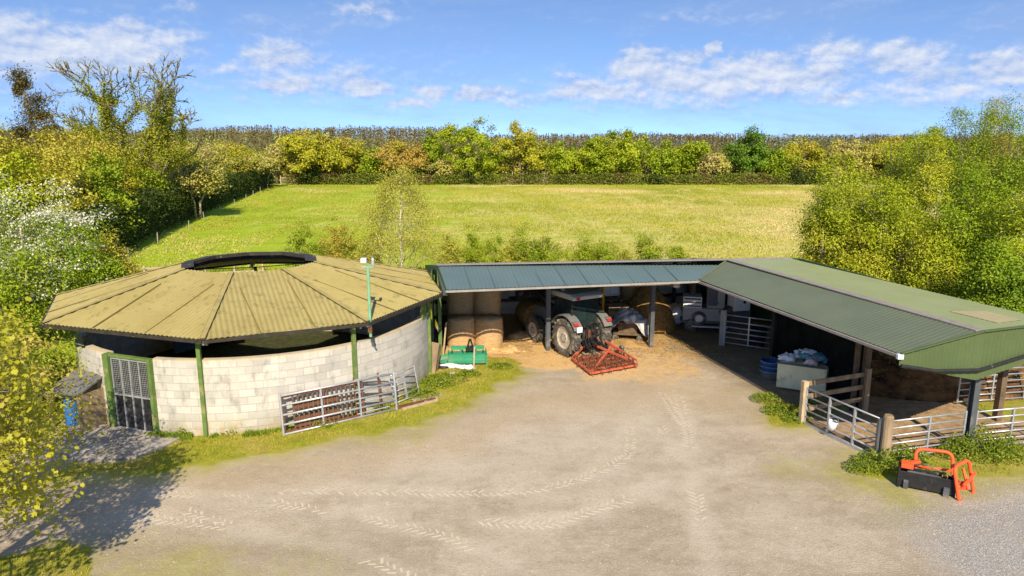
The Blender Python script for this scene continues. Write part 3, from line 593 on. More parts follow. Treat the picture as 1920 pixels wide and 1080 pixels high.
# lamp pole standing at the eave of the round roof
LP = G(694, 604, 2.95); lp = empty('lamp_pole', (LP.x, LP.y, 0), 0, 'pale green lamp pole rising over the eave of the yellow round roof', 'lamp pole')
mb = MB(); mb.tube([(0, 0, 2.5), (0, 0, 4.62)], 0.045, 10); mb.build('pole', 'pole_green', lp)
mb = MB(); mb.box((0, 0, 4.64), (0.36, 0.06, 0.05)); mb.build('crossbar', 'pole_green', lp)
mb = MB(); mb.box((-0.11, -0.03, 4.83), (0.17, 0.14, 0.14)); mb.build('floodlight', 'white_paint', lp, bevel=0.02)
mb = MB(); mb.at((0.15, 0.02, 4.7)).lathe([(0.05, 0), (0.05, 0.14), (0.03, 0.2)], 10); mb.build('sensor', 'galv', lp)
mb = MB(); mb.box((0, -0.03, 2.72), (0.12, 0.1, 0.16)); mb.build('mounting_box', 'rust', lp)
mb = MB(); mb.bar((0, 0.02, 2.55), (0.05, 0.4, 2.1), 0.05, 0.05); mb.build('bracket', 'steel_dark', lp)

# ------------------------------------------------------------------ open fronted machinery shed
EZ, RZ = 3.15, 3.65
mE0 = G(838, 543, EZ); mE1 = G(1312, 525, EZ); mR0 = G(822, 498, RZ); mR1 = G(1365, 488, RZ)
sh = empty('machinery_shed', (2.0, 28, 0), 0, 'long open fronted shed with a blue grey corrugated roof over the tractor and bales', 'shed')
mb = MB(); corrugated(mb, mE0, mE1, mR0, mR1, 0.15, 0.012); solid(mb.build('front_roof', 'roof_blue', sh, world=True), 0.015)
B0, B1 = Vector((-4.2, 33.9, 2.45)), Vector((9.6, 36.2, 2.4))
mb = MB(); mb.add([mR0, mR1, B1, B0, Vector((12.1, 30.7, 3.26)), Vector((13.2, 36.6, 2.2))], [(0, 1, 2, 3), (1, 4, 5, 2)]); solid(mb.build('rear_roof', 'roof_blue', sh, world=True), 0.02)
mb = MB(); mb.bar(mR0 + Vector((-.05, 0, .04)), mR1 + Vector((0, 0, .04)), 0.28, 0.03); mb.build('ridge_cap', 'ridge', sh, world=True)
mb = MB(); mb.bar(mE0 + Vector((-.04, -.07, -.06)), mE1 + Vector((-.02, -.07, -.05)), 0.07, 0.07); mb.build('gutter', 'trim', sh, world=True)
mb = MB(); mb.add([mE0 + Vector((-.02, 0, 0)), mR0 + Vector((-.02, 0, 0)), mR0 + Vector((-.02, 0, -.42)), mE0 + Vector((-.02, 0, -.22))], [(0, 1, 2, 3)]); mb.add([mR0 + Vector((-.02, 0, 0)), B0, B0 + Vector((0, 0, -0.3)), mR0 + Vector((-.02, 0, -.42))], [(0, 1, 2, 3)]); solid(mb.build('verge_board', 'clad_dark_green', sh, world=True), 0.03)
mb = MB(); s_ = (mE1 - mE0)
for i in range(1, 11):
    a = mE0 + s_ * (i / 11.0); up_ = (mR1 - mE1).normalized() if False else (Vector((-0.19 * 0.0, 1, 0))); c_ = mR0 + (mR1 - mR0) * (i / 11.0); perp = Vector((-s_.y, s_.x, 0)).normalized(); k_ = 2.28; d_ = a + perp * k_ + Vector((0, 0, 0.5 * k_ / 2.3))
    mb.bar(a + Vector((0, 0, 0.02)), a.lerp(d_, 0.93) + Vector((0, 0, 0.022)), 0.025, 0.01)
mb.build('sheet_lap', plain('lap_dark_blue', (0.07, 0.105, 0.115), 0.7), sh, world=True)
def ipost(name, base, z1, yaw, parent, mat='steel_dark', s=0.17):
    mb = MB(); mb.at(base, yaw); mb.box((0, -s / 2, z1 / 2), (s, 0.015, z1)); mb.box((0, s / 2, z1 / 2), (s, 0.015, z1)); mb.box((0, 0, z1 / 2), (0.012, s - 0.018, z1)); return mb.build(name, mat, parent, world=True)
for (px, py) in ((1027, 657), (1220, 652)): ipost('post', G(px, py), 3.5, R(10), sh)
ipost('post', G(826, 668), 3.4, R(10), sh, 'green_post', 0.13)
# rafters from posts to the eave
for (px, py) in ((826, 668), (1027, 657), (1220, 652)):
    p = G(px, py); mb = MB(); nn_ = Vector((0.19, -0.98, 0)); ey = mE0.y + (p.x - mE0.x) * 0.19; q = p + nn_ * max(.3, (p.y - ey) * .93); mb.bar((p.x, p.y, 3.40), (q.x, q.y, 2.98), 0.12, 0.14); mb.bar((p.x, p.y, 3.48), (p.x - 0.6, p.y + 6.2, 2.55), 0.12, 0.16); mb.build('rafter', 'steel_dark', sh, world=True)
for f in (0.15, 0.5, 0.8):
    a = mE0.lerp(mR0, f); c_ = mE1.lerp(mR1, f); mb = MB(); c_ = a.lerp(c_, .9); mb.bar(a + Vector((0, 0, -.14)), c_ + Vector((0, 0, -.22)), 0.07, 0.10); mb.build('purlin', 'timber_dark', sh, world=True)
# back wall in sheets with brown rails, left wall
w0_, w1_ = Vector((-3.7, 33.4, 0)), Vector((9.2, 35.4, 0)); wd_ = (w1_ - w0_); mb = MB()
yawb = math.atan2(wd_.y, wd_.x); mb.at(w0_, yawb)
nW = 12
for i in range(nW):
    mb.box((wd_.length * (i + .5) / nW, 0, 1.25), (wd_.length / nW - 0.012, 0.04, 2.5))
mb.build('back_wall', 'wall_panel', sh, world=True)
for z_ in (0.7, 1.45, 2.2):
    mb = MB(); mb.at(w0_, yawb).box((wd_.length / 2, -0.07, z_), (wd_.length, 0.08, 0.13)); mb.build('wall_rail', plain('brown_rail', (0.17, 0.075, 0.035), 0.8) if z_ < 1 else bpy.data.materials['brown_rail'], sh, world=True)
for i in (2, 5, 8, 11):
    mb = MB(); mb.at(w0_, yawb).box((wd_.length * i / nW, -0.2, 1.25), (0.14, 0.16, 2.5)); mb.build('wall_post', 'steel_dark', sh, world=True)
mb = MB(); mb.add([(-3.05, 26.75, 0), (-3.75, 33.4, 0), (-3.75, 33.4, 2.5), (-3.05, 26.75, 3.4)], [(0, 1, 2, 3)]); solid(mb.build('left_wall', 'clad_dark_green', sh, world=True), 0.04)
# eave lamp
fl = G(1272, 533, 2.75); e = empty('floodlight', (fl.x, fl.y + 0.3, 2.72), 0, 'white floodlight hanging under the blue grey shed eave near its right end', 'floodlight')
mb = MB(); mb.lathe([(0.05, 0), (0.13, -0.06), (0.15, -0.13), (0.10, -0.15)], 12); mb.build('lamp_housing', 'white_paint', e); mb = MB(); mb.tube([(0, 0, 0), (0, 0.05, 0.36)], 0.018, 6); mb.build('stem', 'galv', e)

# ------------------------------------------------------------------ livestock shed
gK = mE1.copy(); gE1 = G(1686, 663, EZ); gA = mR1.copy(); gR1 = G(1838, 622, RZ); gC = G(1480, 485, 3.28); gC1 = G(1925, 590, 3.28)
ls = empty('livestock_shed', (11, 24, 0), 0, 'green roofed open livestock shed with a brown ridge running towards the camera at right', 'shed')
mb = MB(); corrugated(mb, gK, gE1, gA, gR1, 0.15, 0.004); solid(mb.build('front_roof', 'roof_green', ls, world=True), 0.015)
dirR = (gR1 - gA).normalized(); perpR = Vector((0.967, 0.253, 0)); gCe = gC1 + (gC1 - gC).normalized() * 1.1
gR2 = gR1 + Vector((0, 0, 0)); mb = MB(); corrugated(mb, gC, gCe, gA, gR1, 0.15, 0.004); solid(mb.build('rear_roof', 'roof_green_rear', ls, world=True), 0.015)
mb = MB(); mb.bar(gA + Vector((0, 0, .035)), gR1 + Vector((0, 0, .035)), 0.30, 0.03); mb.build('ridge_cap', 'ridge', ls, world=True)
mb = MB(); mb.bar(gA + Vector((0, 0, .03)), gC + Vector((0, 0, .03)), 0.3, 0.03); mb.build('verge_cap', 'trim', ls, world=True)
mb = MB(); mb.bar(gK + Vector((-.07, 0, -.07)), gE1 + Vector((-.05, 0, -.05)), 0.07, 0.07); mb.build('gutter', 'ridge', ls, world=True)
mb = MB(); mb.bar(gK + Vector((0, 0, .03)), gA + Vector((0, 0, .03)), 0.10, 0.02); mb.build('valley_flashing', 'roof_green', ls, world=True)
# translucent roof light, a panel on the rear slope
q = [G(*p, z) for p, z in (((1790, 585), 3.45), ((1845, 584), 3.40), ((1912, 603), 3.40), ((1880, 606), 3.45))]
def on_rear(px, py):
    o_ = Vector((0, 0, CAMH)); d_ = G(px, py, 0) - o_; nrm = (gC1 - gA).cross(gR1 - gA).normalized(); return o_ + d_ * ((gA - o_).dot(nrm) / d_.dot(nrm))
q = [on_rear(*p) + Vector((0, 0, .035)) for p in ((1780, 586), (1850, 586), (1915, 602), (1870, 608))]
mb = MB(); mb.add(q, [(0, 1, 2, 3)]); solid(mb.build('roof_light', plain('yellowed_fibreglass', (0.40, 0.34, 0.19), 0.5, 0, 0.15), ls, world=True), 0.008)
# end cladding, folded at the corner post
c0t, c0b = gE1 + Vector((0.0, -.05, 0)), gE1 + Vector((0, -.05, -.30))
gR1b = Vector((gR1.x, gR1.y - .05, 0)); zb = 2.42
endp = Vector((gCe.x, gCe.y, 0)); t2 = Vector((13.7, 18.0, 0))
zrear = lambda p: RZ - 0.37 * ((p - gR1).dot(perpR) / 4.05)
def cladding(p0, z0t, z0b, p1, z1t, z1b, name):
    mb = MB(); n = int((p1 - p0).to_2d().length / 0.05); u = (p1 - p0).to_2d().normalized(); nx_, ny_ = u.y, -u.x; prev = None
    for i in range(n + 1):
        f = i / n; k = (0, 0, 0.018, 0.018)[i % 4]; x = p0.x + (p1.x - p0.x) * f + nx_ * k; y = p0.y + (p1.y - p0.y) * f + ny_ * k
        cur = [(x, y, z0b + (z1b - z0b) * f), (x, y, z0t + (z1t - z0t) * f)]
        if prev: mb.add([prev[0], cur[0], cur[1], prev[1]], [(0, 1, 2, 3)])
        prev = cur
    return solid(mb.build(name, 'clad_green', ls, world=True), 0.02)
cladding(Vector((gE1.x, gE1.y - .05, 0)), EZ + 0.02, EZ - 0.30, Vector((gR1.x, gR1.y - .06, 0)), RZ + 0.02, zb, 'end_cladding')
cladding(Vector((gR1.x, gR1.y - .06, 0)), RZ + 0.02, zb, Vector((gCe.x, gCe.y - .06, 0)), 3.36, 2.5, 'end_cladding')
mb = MB(); 
mb.tube([(gE1.x, gE1.y - .14, EZ - .27), (gE1.x + .9, gE1.y + (gR1.y - gE1.y) * .4 - .15, EZ - .42), (gR1.x, gR1.y - .17, 2.72), (gCe.x, gCe.y - .17, 2.78)], 0.045, 8); mb.build('rain_pipe', 'black', ls, world=True)
mb = MB(); mb.at((gE1.x - .02, gE1.y - .08, EZ - .05), 0).box((0, 0, 0), (0.14, 0.1, 0.12)); mb.build('gutter_end', 'white_paint', ls, world=True)
mb = MB(); mb.bar((gE1.x, gE1.y - .1, EZ + .04), (gR1.x, gR1.y - .1, RZ + .04), 0.09, 0.03); mb.bar((gR1.x, gR1.y - .1, RZ + .04), (gCe.x, gCe.y - .1, 3.38), 0.09, 0.03); mb.build('verge_cap', 'clad_green', ls, world=True)
PR = G(1812, 848); ipost('post', PR, 3.3, R(8), ls, 'steel_dark', 0.17)
# dark clad wall between the bays
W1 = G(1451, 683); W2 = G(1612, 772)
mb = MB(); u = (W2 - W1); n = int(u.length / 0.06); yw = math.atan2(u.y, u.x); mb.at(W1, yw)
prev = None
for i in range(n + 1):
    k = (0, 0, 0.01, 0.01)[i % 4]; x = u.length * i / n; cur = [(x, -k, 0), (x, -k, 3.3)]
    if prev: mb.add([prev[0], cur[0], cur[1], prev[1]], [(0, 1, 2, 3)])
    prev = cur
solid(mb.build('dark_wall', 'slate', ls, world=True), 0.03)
for p, m_, s in ((W1 + Vector((-.02, .1, 0)), 'black', .2), (W2 + Vector((0.05, -.02, 0)), 'timber_dark', .17), (W2 + Vector((-0.22, 0.05, 0)), 'timber_dark', .12)):
    mb = MB(); mb.at(p, yw).box((0, 0, 1.65), (s, s, 3.3)); mb.build('post', m_, ls, world=True)
for p in (Vector((8.1, 31.2, 0)), Vector((12.1, 30.9, 0)), Vector((14.6, 20.2, 0)), Vector((13.3, 25.5, 0))):
    mb = MB(); mb.at(p, yw).box((0, 0, 1.6), (.18, .18, 3.2)); mb.build('post', 'timber_dark', ls, world=True)
mb = MB(); mb.add([(9.3, 35.3, 0), (12.6, 30.9, 0), (12.6, 30.9, 3.25), (9.3, 35.3, 2.5)], [(0, 1, 2, 3)]); mb.add([(12.6, 30.9, 0), (14.0, 25.6, 0), (14.0, 25.6, 3.2), (12.6, 30.9, 3.25)], [(0, 1, 2, 3)]); solid(mb.build('rear_wall', 'clad_dark_green', ls, world=True), 0.05)
for f in (0.2, 0.55, 0.85):
    mb = MB(); mb.bar(gK.lerp(gA, f) + Vector((0, 0, -.09)), gE1.lerp(gR1, f) + Vector((0, 0, -.09)), 0.07, 0.12); mb.build('purlin', 'timber_dark', ls, world=True)
mb = MB()
for f in (0.25, 0.5, 0.75): mb.bar(gK.lerp(gE1, f) + Vector((0.1, 0, -.1)), gA.lerp(gR1, f) + Vector((0.3, 0, -.12)), 0.1, 0.15)
mb.build('rafter', 'steel_dark', ls, world=True)

# loose pebbles on the yard
rs = np.random.default_rng(55); n = 26000; X = rs.uniform(-14, 17, n); Y = rs.uniform(8, 27, n); gr = np.clip(sdist((X, Y), A_gravel) / 1.0 + .3, 0, 1); pr = .10 + .9 * gr + .35 * (fbm(X + 40, Y, 1.4, 15) > .56)
k = (rs.random(n) < pr) & (gmask(X, Y) < .4) & (np.hypot(X - CX, Y - CY) > RW + .3); X, Y = X[k], Y[k]; n = len(X); s = rs.uniform(.008, .026, n) ; a = rs.uniform(0, 6.28, n)
ii_ = ((Y - y0) / st).astype(int) * nx + ((X - x0) / st).astype(int); zz_ = V[np.clip(ii_, 0, len(V) - 1), 2]
Q = np.stack([np.stack([X + s * np.cos(a + t) * rs.uniform(.8, 1.3, n), Y + s * np.sin(a + t), zz_ - .002], 1) for t in (0, 1.57, 3.14, 4.71)] + [np.stack([X, Y, zz_ + s * .7], 1)], 1).reshape(-1, 3)
o5 = np.arange(n)[:, None] * 5; Ft = np.concatenate([o5 + np.array([[i, (i + 1) % 4, 4]]) for i in range(4)])
o = raw_mesh('pebbles', Q, Ft, plain('pebble_stone', (.50, .45, .38), .9, 0, .3, 3.0, c2=(.28, .24, .19))); tag(o, 'small loose stones scattered over the gravel yard', 'pebbles', kind='stuff')
# ------------------------------------------------------------------ tractor (local: y forwards, rear axle at the origin)
rl = G(1062, 668); TYAW = R(31)
tb = Vector((rl.x, rl.y, 0)) + Vector((math.cos(TYAW), math.sin(TYAW), 0)) * 0.74 + Vector((0, 0.1, 0))
tr = empty('tractor', tb, TYAW, 'dusty silver grey farm tractor half inside the shed with its front loader raised', 'tractor'); tr.scale = (.9, .9, .9)
def wheel(x, y, r, w, side):
    p = Vector((x, y, r)); e = empty('wheel', p); e.parent = tr
    mb = MB(); h = w / 2; prof = [(r * .60, -h * .8), (r * .72, -h), (r * .9, -h * .97), (r * .955, -h * .8), (r * .965, 0), (r * .955, h * .8), (r * .9, h * .97), (r * .72, h), (r * .60, h * .8)]
    mb.lathe(prof + prof[:1], 36, 'x', cap=False)
    n = 20
    for i in range(n):
        for sd_ in (-1, 1):
            a = 2 * math.pi * (i + (0.5 if sd_ > 0 else 0)) / n; da = 0.24 if r > .7 else 0.3
            p0 = (0.0, (r * .975) * math.cos(a), (r * .975) * math.sin(a)); p1 = (sd_ * h * .95, (r * .97) * math.cos(a - da), (r * .97) * math.sin(a - da)); mid = Vector(((p0[1] + p1[1]) / 2, (p0[2] + p1[2]) / 2)).normalized()
            mb.bar(p0, p1, 0.055, 0.075, up=(0, mid[0], mid[1]))
    mb.build('tyre', 'rubber', e)
    mb = MB(); s = side
    mb.lathe([(r * .61, -h * .75), (r * .61, h * .75), (r * .57, h * .80), (r * .50, h * .62), (r * .30, h * .58), (r * .26, h * .7), (r * .12, h * .74), (0.0, h * .76)] if s > 0 else [(r * .61, h * .75), (r * .61, -h * .75), (r * .57, -h * .80), (r * .50, -h * .62), (r * .30, -h * .58), (r * .26, -h * .7), (r * .12, -h * .74), (0.0, -h * .76)], 28, 'x')
    mb.build('rim', 'rim', e, smooth=False)
    mb = MB(); 
    for k in range(8): a = k * math.pi / 4; mb.box((s * h * .72, r * .2 * math.cos(a), r * .2 * math.sin(a)), (0.05, 0.035, 0.035))
    mb.build('wheel_nuts', 'steel_dark', e)
for s in (-1, 1): wheel(s * 0.82, 0, 0.83, 0.46, s); wheel(s * 0.8, 2.55, 0.60, 0.36, s)
mb = MB(); mb.box((0, 1.1, 0.95), (0.5, 3.2, 0.45)); mb.box((0, 0, 0.83), (1.5, 0.35, 0.35)); mb.box((0, 2.55, 0.62), (1.5, 0.22, 0.2)); mb.box((0, -.25, 0.95), (0.6, 0.4, 0.5)); mb.build('chassis', 'steel_dark', tr, bevel=0.02)
mb = MB(); mb.prof([(1.25, 1.05), (3.25, 1.0), (3.32, 1.35), (3.1, 1.62), (1.25, 1.78)], -0.42, 0.42); mb.build('bonnet', 'tr_grey', tr, bevel=0.06)
mb = MB(); mb.box((0.0, 3.33, 1.25), (0.6, 0.02, 0.3)); mb.build('grille', 'black', tr)
# cab
cb = empty('cab', (0, 0, 0)); cb.parent = tr
mb = MB()
P_ = {'rl': (-.74, -.28, 1.25), 'rr': (.74, -.28, 1.25), 'fl': (-.70, 1.22, 1.2), 'fr': (.70, 1.22, 1.2)}
T_ = {'rl': (-.66, -.12, 2.52), 'rr': (.66, -.12, 2.52), 'fl': (-.62, 1.12, 2.52), 'fr': (.62, 1.12, 2.52)}
for k in P_: mb.bar(P_[k], T_[k], 0.07, 0.07)
for k in ('l', 'r'):
    s = -1 if k == 'l' else 1; mb.bar((s * .73, .45, 1.15), (s * .66, .5, 2.52), 0.05, 0.05)
mb.bar(P_['rl'], P_['rr'], .07, .1); mb.bar(P_['fl'], P_['fr'], .07, .1); mb.bar((-.70, -.2, 1.86), (.70, -.2, 1.86), .03, .03)
mb.build('cab_frame', 'black', cb)
mb = MB(); I = 0.02
for a, c_ in (('rl', 'rr'), ('fl', 'fr'), ('rl', 'fl'), ('rr', 'fr')):
    mb.add([P_[a], P_[c_], T_[c_], T_[a]], [(0, 1, 2, 3)])
mb.build('window', 'glass', cb)
mb = MB(); mb.prof([(-.42, 2.50), (1.35, 2.50), (1.42, 2.60), (1.2, 2.74), (-.2, 2.76), (-.46, 2.66)], -.80, .80); mb.build('cab_roof', 'tr_roof', cb, bevel=0.05)
mb = MB(); mb.box((0, .25, 1.55), (.5, .45, .14)); mb.box((0, .02, 1.85), (.46, .12, .55)); mb.build('driver_seat', plain('teal_seat_cloth', (0.03, .13, .14), .8), cb, bevel=.04)
mb = MB(); mb.tube([(0.18 * math.cos(a), .72 + 0.10 * math.sin(a), 1.85 + 0.15 * math.sin(a)) for a in [i * math.pi / 8 for i in range(16)]], 0.018, 6, True); mb.bar((0, .72, 1.85), (0, .95, 1.4), .05, .05); mb.build('steering_wheel', 'black', cb)
mb = MB(); mb.box((0, .5, 1.18), (1.3, 1.4, .06)); mb.build('cab_floor', 'black', cb)
for s in (-1, 1):
    mb = MB(); mb.box((s * .58, -.49, 2.60), (.16, .06, .1)); mb.build('work_lamp', 'red_lens' if s < 0 else 'white_paint', cb)
for s in (-1, 1):
    f = empty('fender', (0, 0, 0)); f.parent = tr; mb = MB(); n = 12; vs = []
    for i in range(n + 1):
        a = R(28 + 122 * (1 - i / n)); r1, r2 = 0.98, 1.03; c_, q_ = math.cos(a), math.sin(a)
        for x in (s * .58, s * 1.02):
            for r_ in (r1, r2): vs.append((x, -r_ * c_ * 0.98 + .02, .83 + r_ * q_))
    mb.add(vs, [t for i in range(n) for t in ((i * 4, i * 4 + 2, i * 4 + 6, i * 4 + 4), (i * 4 + 1, i * 4 + 5, i * 4 + 7, i * 4 + 3), (i * 4 + 2, i * 4 + 3, i * 4 + 7, i * 4 + 6), (i * 4, i * 4 + 4, i * 4 + 5, i * 4 + 1))])
    mb.build('fender_shell', 'tr_grey', f)
    mb = MB(); mb.box((s * .88, -.78, 1.56), (.22, .12, .10)); mb.build('tail_light', 'red_lens', f, bevel=.01)
    mb = MB(); mb.box((s * .88, -.66, 1.64), (.26, .2, .05)); mb.build('light_bracket', 'tr_grey', f)
mb = MB(); mb.box((-.80, -.92, 1.36), (.28, .015, .24)); mb.build('number_plate', 'white_paint', tr)
for s in (-1, 1):
    mb = MB(); mb.bar((s * .32, -.3, .75), (s * .46, -1.25, .45), .06, .09); mb.bar((s * .36, -.35, 1.35), (s * .43, -.95, .95 - .35), .04, .04); mb.bar((s * .36, -.3, 1.35), (s * .42, -.75, 1.42), .07, .07); mb.build('lift_arm', 'black', tr)
mb = MB(); mb.bar((0, -.4, 1.2), (0, -1.15, 1.05), .06, .06); mb.box((0, -.5, .6), (.25, .35, .35)); mb.tube([(0, -.55, .72), (0, -1.1, .62)], .06, 10); mb.build('drawbar', 'black', tr)
mb = MB(); rr = random.Random(2)
for i in range(9):
    x = rr.uniform(-.35, .35); mb.tube([(x, -.45, 1.3 + rr.uniform(-.1, .2)), (x + .05, -.75, 1.35), (x + rr.uniform(-.1, .1), -.8, .8), (x, -.6, .6)], .018, 5)
for i in range(5): mb.box((-.3 + i * .15, -.5, 1.25), (.1, .12, .12))
mb.build('hydraulic_hoses', 'black', tr)
mb = MB(); mb.box((0, -.62, 1.02), (.5, .1, .35)); mb.build('linkage_block', 'rust', tr)
mb = MB(); mb.tube([(.55, 1.45, 1.4), (.55, 1.45, 2.6)], .05, 10); mb.build('exhaust', 'steel_dark', tr)
for s in (-1, 1):
    mb = MB(); mb.box((s * .98, 1.25, 2.0), (.04, .22, .34)); mb.bar((s * .7, 1.2, 2.35), (s * .98, 1.25, 2.2), .02, .02); mb.build('mirror', 'black', tr)
    mb = MB(); mb.bar((s * .58, 1.4, 1.3), (s * .58, 1.4, 1.9), .14, .2); mb.bar((s * .58, 1.35, 1.85), (s * .58, 2.9, 2.45), .12, .16); mb.bar((s * .58, 2.9, 2.45), (s * .58, 3.9, 2.05), .12, .16); mb.tube([(s * .58, 1.6, 1.35), (s * .58, 2.6, 2.25)], .045, 8); mb.build('loader_arm', 'black', tr)
mb = MB(); mb.prof([(3.85, 1.75), (3.9, 2.4), (4.5, 2.5), (4.55, 2.42), (4.0, 2.3), (4.0, 1.85), (4.7, 1.78), (4.7, 1.72)], -1.0, 1.0); mb.build('loader_bucket', 'black', tr)
mb = MB(); mb.box((-.66, .6, .75), (.3, .9, .5)); mb.build('fuel_tank', 'black', tr, bevel=.05)
mb = MB(); mb.box((-.84, .75, .45), (.25, .4, .04)); mb.box((-.84, .75, .75), (.25, .4, .04)); mb.build('step', 'steel_dark', tr)
# clutter on the cab roof
mb = MB(); rr = random.Random(6)
for i in range(26): a = rr.uniform(0, 6.3); c_ = Vector((rr.uniform(-.45, .45), rr.uniform(-.1, .8), .04 + rr.uniform(0, .16))); d_ = Vector((math.cos(a), math.sin(a), rr.uniform(-.2, .2))) * .25; mb.bar(c_ - d_, c_ + d_, .035, .03)
o = mb.build('metal_scraps', 'rust'); o.location = (2.45, 28.6, 2.50); tag(o, 'jumble of rusty rods above the tractor cab roof', 'scrap')

# ------------------------------------------------------------------ red spring tine frame on the ground behind the tractor
hr = G(1135, 672); h = empty('chain_harrow', hr, 0, 'faded red towed harrow frame lying on the gravel behind the tractor', 'harrow')
def gp(px, py, z): p = G(px, py, 0); return Vector((p.x - hr.x, p.y - hr.y, z))
K = {'a': gp(1073, 678, .12), 'b': gp(1108, 706, .12), 'c': gp(1194, 690, .12), 'd': gp(1160, 668, .12), 't1': gp(1100, 664, .5), 't2': gp(1126, 662, .55)}
for a_, b__ in (('a', 'b'), ('b', 'c'), ('c', 'd'), ('a', 'd')):
    mb = MB(); mb.bar(K[a_], K[b__], .065, .065); mb.build('frame_beam', 'red', h)
mb = MB(); mb.bar(K['a'], K['t1'], .08, .08); mb.bar(K['t1'], K['c'] + Vector((-.35, 0.1, .2)), .07, .07); mb.bar(K['b'], K['t1'] + Vector((.9, -.5, -.05)), .07, .07); mb.bar(K['t1'], K['t2'] + Vector((.3, .1, 0)), .08, .08)
mb.bar(K['t2'] + Vector((.3, .1, 0)), K['d'], .07, .07); mb.bar(K['t1'] + Vector((.5, .3, .12)), K['c'] + Vector((0, .1, .16)), .06, .06); mb.build('upper_frame', 'red', h)
mb = MB(); mb.bar(K['t2'] + Vector((-.05, 0, -.45)), K['t2'] + Vector((0, .25, .3)), .07, .07); mb.bar(K['t2'] + Vector((.3, 0, -.45)), K['t2'] + Vector((.05, .25, .3)), .07, .07); mb.build('headstock', 'rust', h)
for i in range(4):
    f = (i + .5) / 4; a_ = K['a'].lerp(K['b'], f); b__ = K['d'].lerp(K['c'], f); mb = MB(); mb.bar(a_ + Vector((0, 0, .05)), b__ + Vector((0, 0, .05)), .03, .03); mb.build('cross_bar', 'red', h)
mb = MB(); rr = random.Random(8)
for i in range(420):
    f, g_ = rr.random(), rr.random(); p = K['a'].lerp(K['b'], f).lerp(K['d'].lerp(K['c'], f), g_); a_ = rr.uniform(0, 6.3)
    mb.tube([p + Vector((0, 0, .18)), p + Vector((.07 * math.cos(a_), .07 * math.sin(a_), .06)), p + Vector((.12 * math.cos(a_ + 1), .12 * math.sin(a_ + 1), -.10))], .012, 4)
mb.build('tines', 'rust', h)
for k_, p in enumerate((K['d'] + Vector((.05, -.35, .3)), K['a'].lerp(K['d'], .45) + Vector((0, 0, .1)))):
    mb = MB(); mb.at(p, .3).lathe([(.05, -.05), (.13, -.05), (.15, 0), (.13, .05), (.05, .05)], 14, 'x'); mb.build('land_wheel', 'rubber', h)

# ------------------------------------------------------------------ round bales
def bale_mesh(r, hgt_, seed):
    mb = MB(); rr = random.Random(seed); n = 32; vs = []; rows = 14
    for i in range(rows + 1):
        t = i / rows
        for k in range(n):
            a = 2 * math.pi * k / n; d = r * (1 + .02 * math.sin(3 * a + seed) + .018 * math.sin(t * 37 + seed) + rr.uniform(-.008, .008)) * (0.94 + .06 * math.sin(math.pi * min(max(t, .07), .93))); vs.append((d * math.cos(a), d * math.sin(a), t * hgt_))
    fs = [(i * n + k, i * n + (k + 1) % n, (i + 1) * n + (k + 1) % n, (i + 1) * n + k) for i in range(rows) for k in range(n)]
    vs += [(0, 0, hgt_ + .03)]; fs += [(rows * n + k, rows * n + (k + 1) % n, len(vs) - 1) for k in range(n)]
    return mb.add(vs, fs)
b1 = Vector((-2.1, 28.3, 0)); b2 = Vector((-.95, 28.35, 0))
BL = [(b1, 'sunlit round straw bale standing at the left front of the shed beside the door post'), (b2, 'sunlit round straw bale standing second from left at the shed front'),
      (b1 + Vector((-.1, 1.3, 0)), None), (b1 + Vector((-.1, 1.3, 1.23)), 'shaded round bale on top of the back row at the far left of the shed'), (b2 + Vector((-.12, 1.32, 0)), None),
      (b2 + Vector((-.12, 1.32, 1.23)), 'shaded round bale on top of the back row, second from the left'), (b2 + Vector((-.12, 1.32, 2.1)), None)]
src = None
for i, (p, lb) in enumerate(BL[:6]):
    if src is None: o = bale_mesh(.60, 1.22, 2).build('round_bale', 'bale', smooth=True); src = o
    else: o = src.copy(); COL.objects.link(o)
    o.location = p; o.rotation_euler = (0, 0, i * 1.3)
    tag(o, lb or ('shaded round bale at the bottom of the back row behind the two sunlit bales'), 'straw bale', 'round straw bales at the left of the shed')
o = bale_mesh(.68, 1.2, 5).build('hay_bale', 'hay_dark', smooth=True); o.rotation_euler = (R(90), 0, R(20)); o.location = (0.75, 31.6, .68); tag(o, 'brown round hay bale lying on its side left of the tractor front wheel', 'hay bale')
o = bale_mesh(.6, 1.2, 9).build('hay_bale', 'bale', smooth=True); o.location = (5.7, 32.9, 1.15); tag(o, 'pale upright round bale standing behind the loose brown hay heap', 'hay bale')
o = bale_mesh(.6, 1.15, 9).build('hay_bale', 'bale', smooth=True); o.location = (5.7, 32.9, 0); tag(o, 'lower round bale hidden in the loose brown hay heap', 'hay bale')
def heap(name, c, r, h_, mat, seed, label, cat, n=46, amp=.25):
    V_ = []; F_ = []
    for i in range(n):
        for k in range(n):
            u, v = (i / (n - 1) * 2 - 1), (k / (n - 1) * 2 - 1); d = max(0, 1 - (u * u + v * v)); x, y = u * r[0], v * r[1]
            w_ = fbm(np.array([x + seed * 3]), np.array([y]), .9, seed)[0] - .5; w2 = fbm(np.array([x + seed * 3]), np.array([y]), .22, seed + 9)[0] - .5
            V_.append((c[0] + x, c[1] + y, -.03 + h_ * (d ** .6) * (1 + amp * 2 * w_) + (.5 * amp * w2 * (d > 0)) * min(1, d * 4)))
    for i in range(n - 1):
        for k in range(n - 1): a = i * n + k; F_.append((a, a + n, a + n + 1, a + 1))
    o = raw_mesh(name, np.array(V_), np.array(F_), mat); o.data.polygons.foreach_set('use_smooth', [True] * len(F_)); return tag(o, label, cat)
heap('hay_heap', (6.1, 31.3), (1.3, 1.3), 1.75, 'hay_dark', 3, 'tall rounded heap of loose brown hay right of the tractor', 'hay heap')
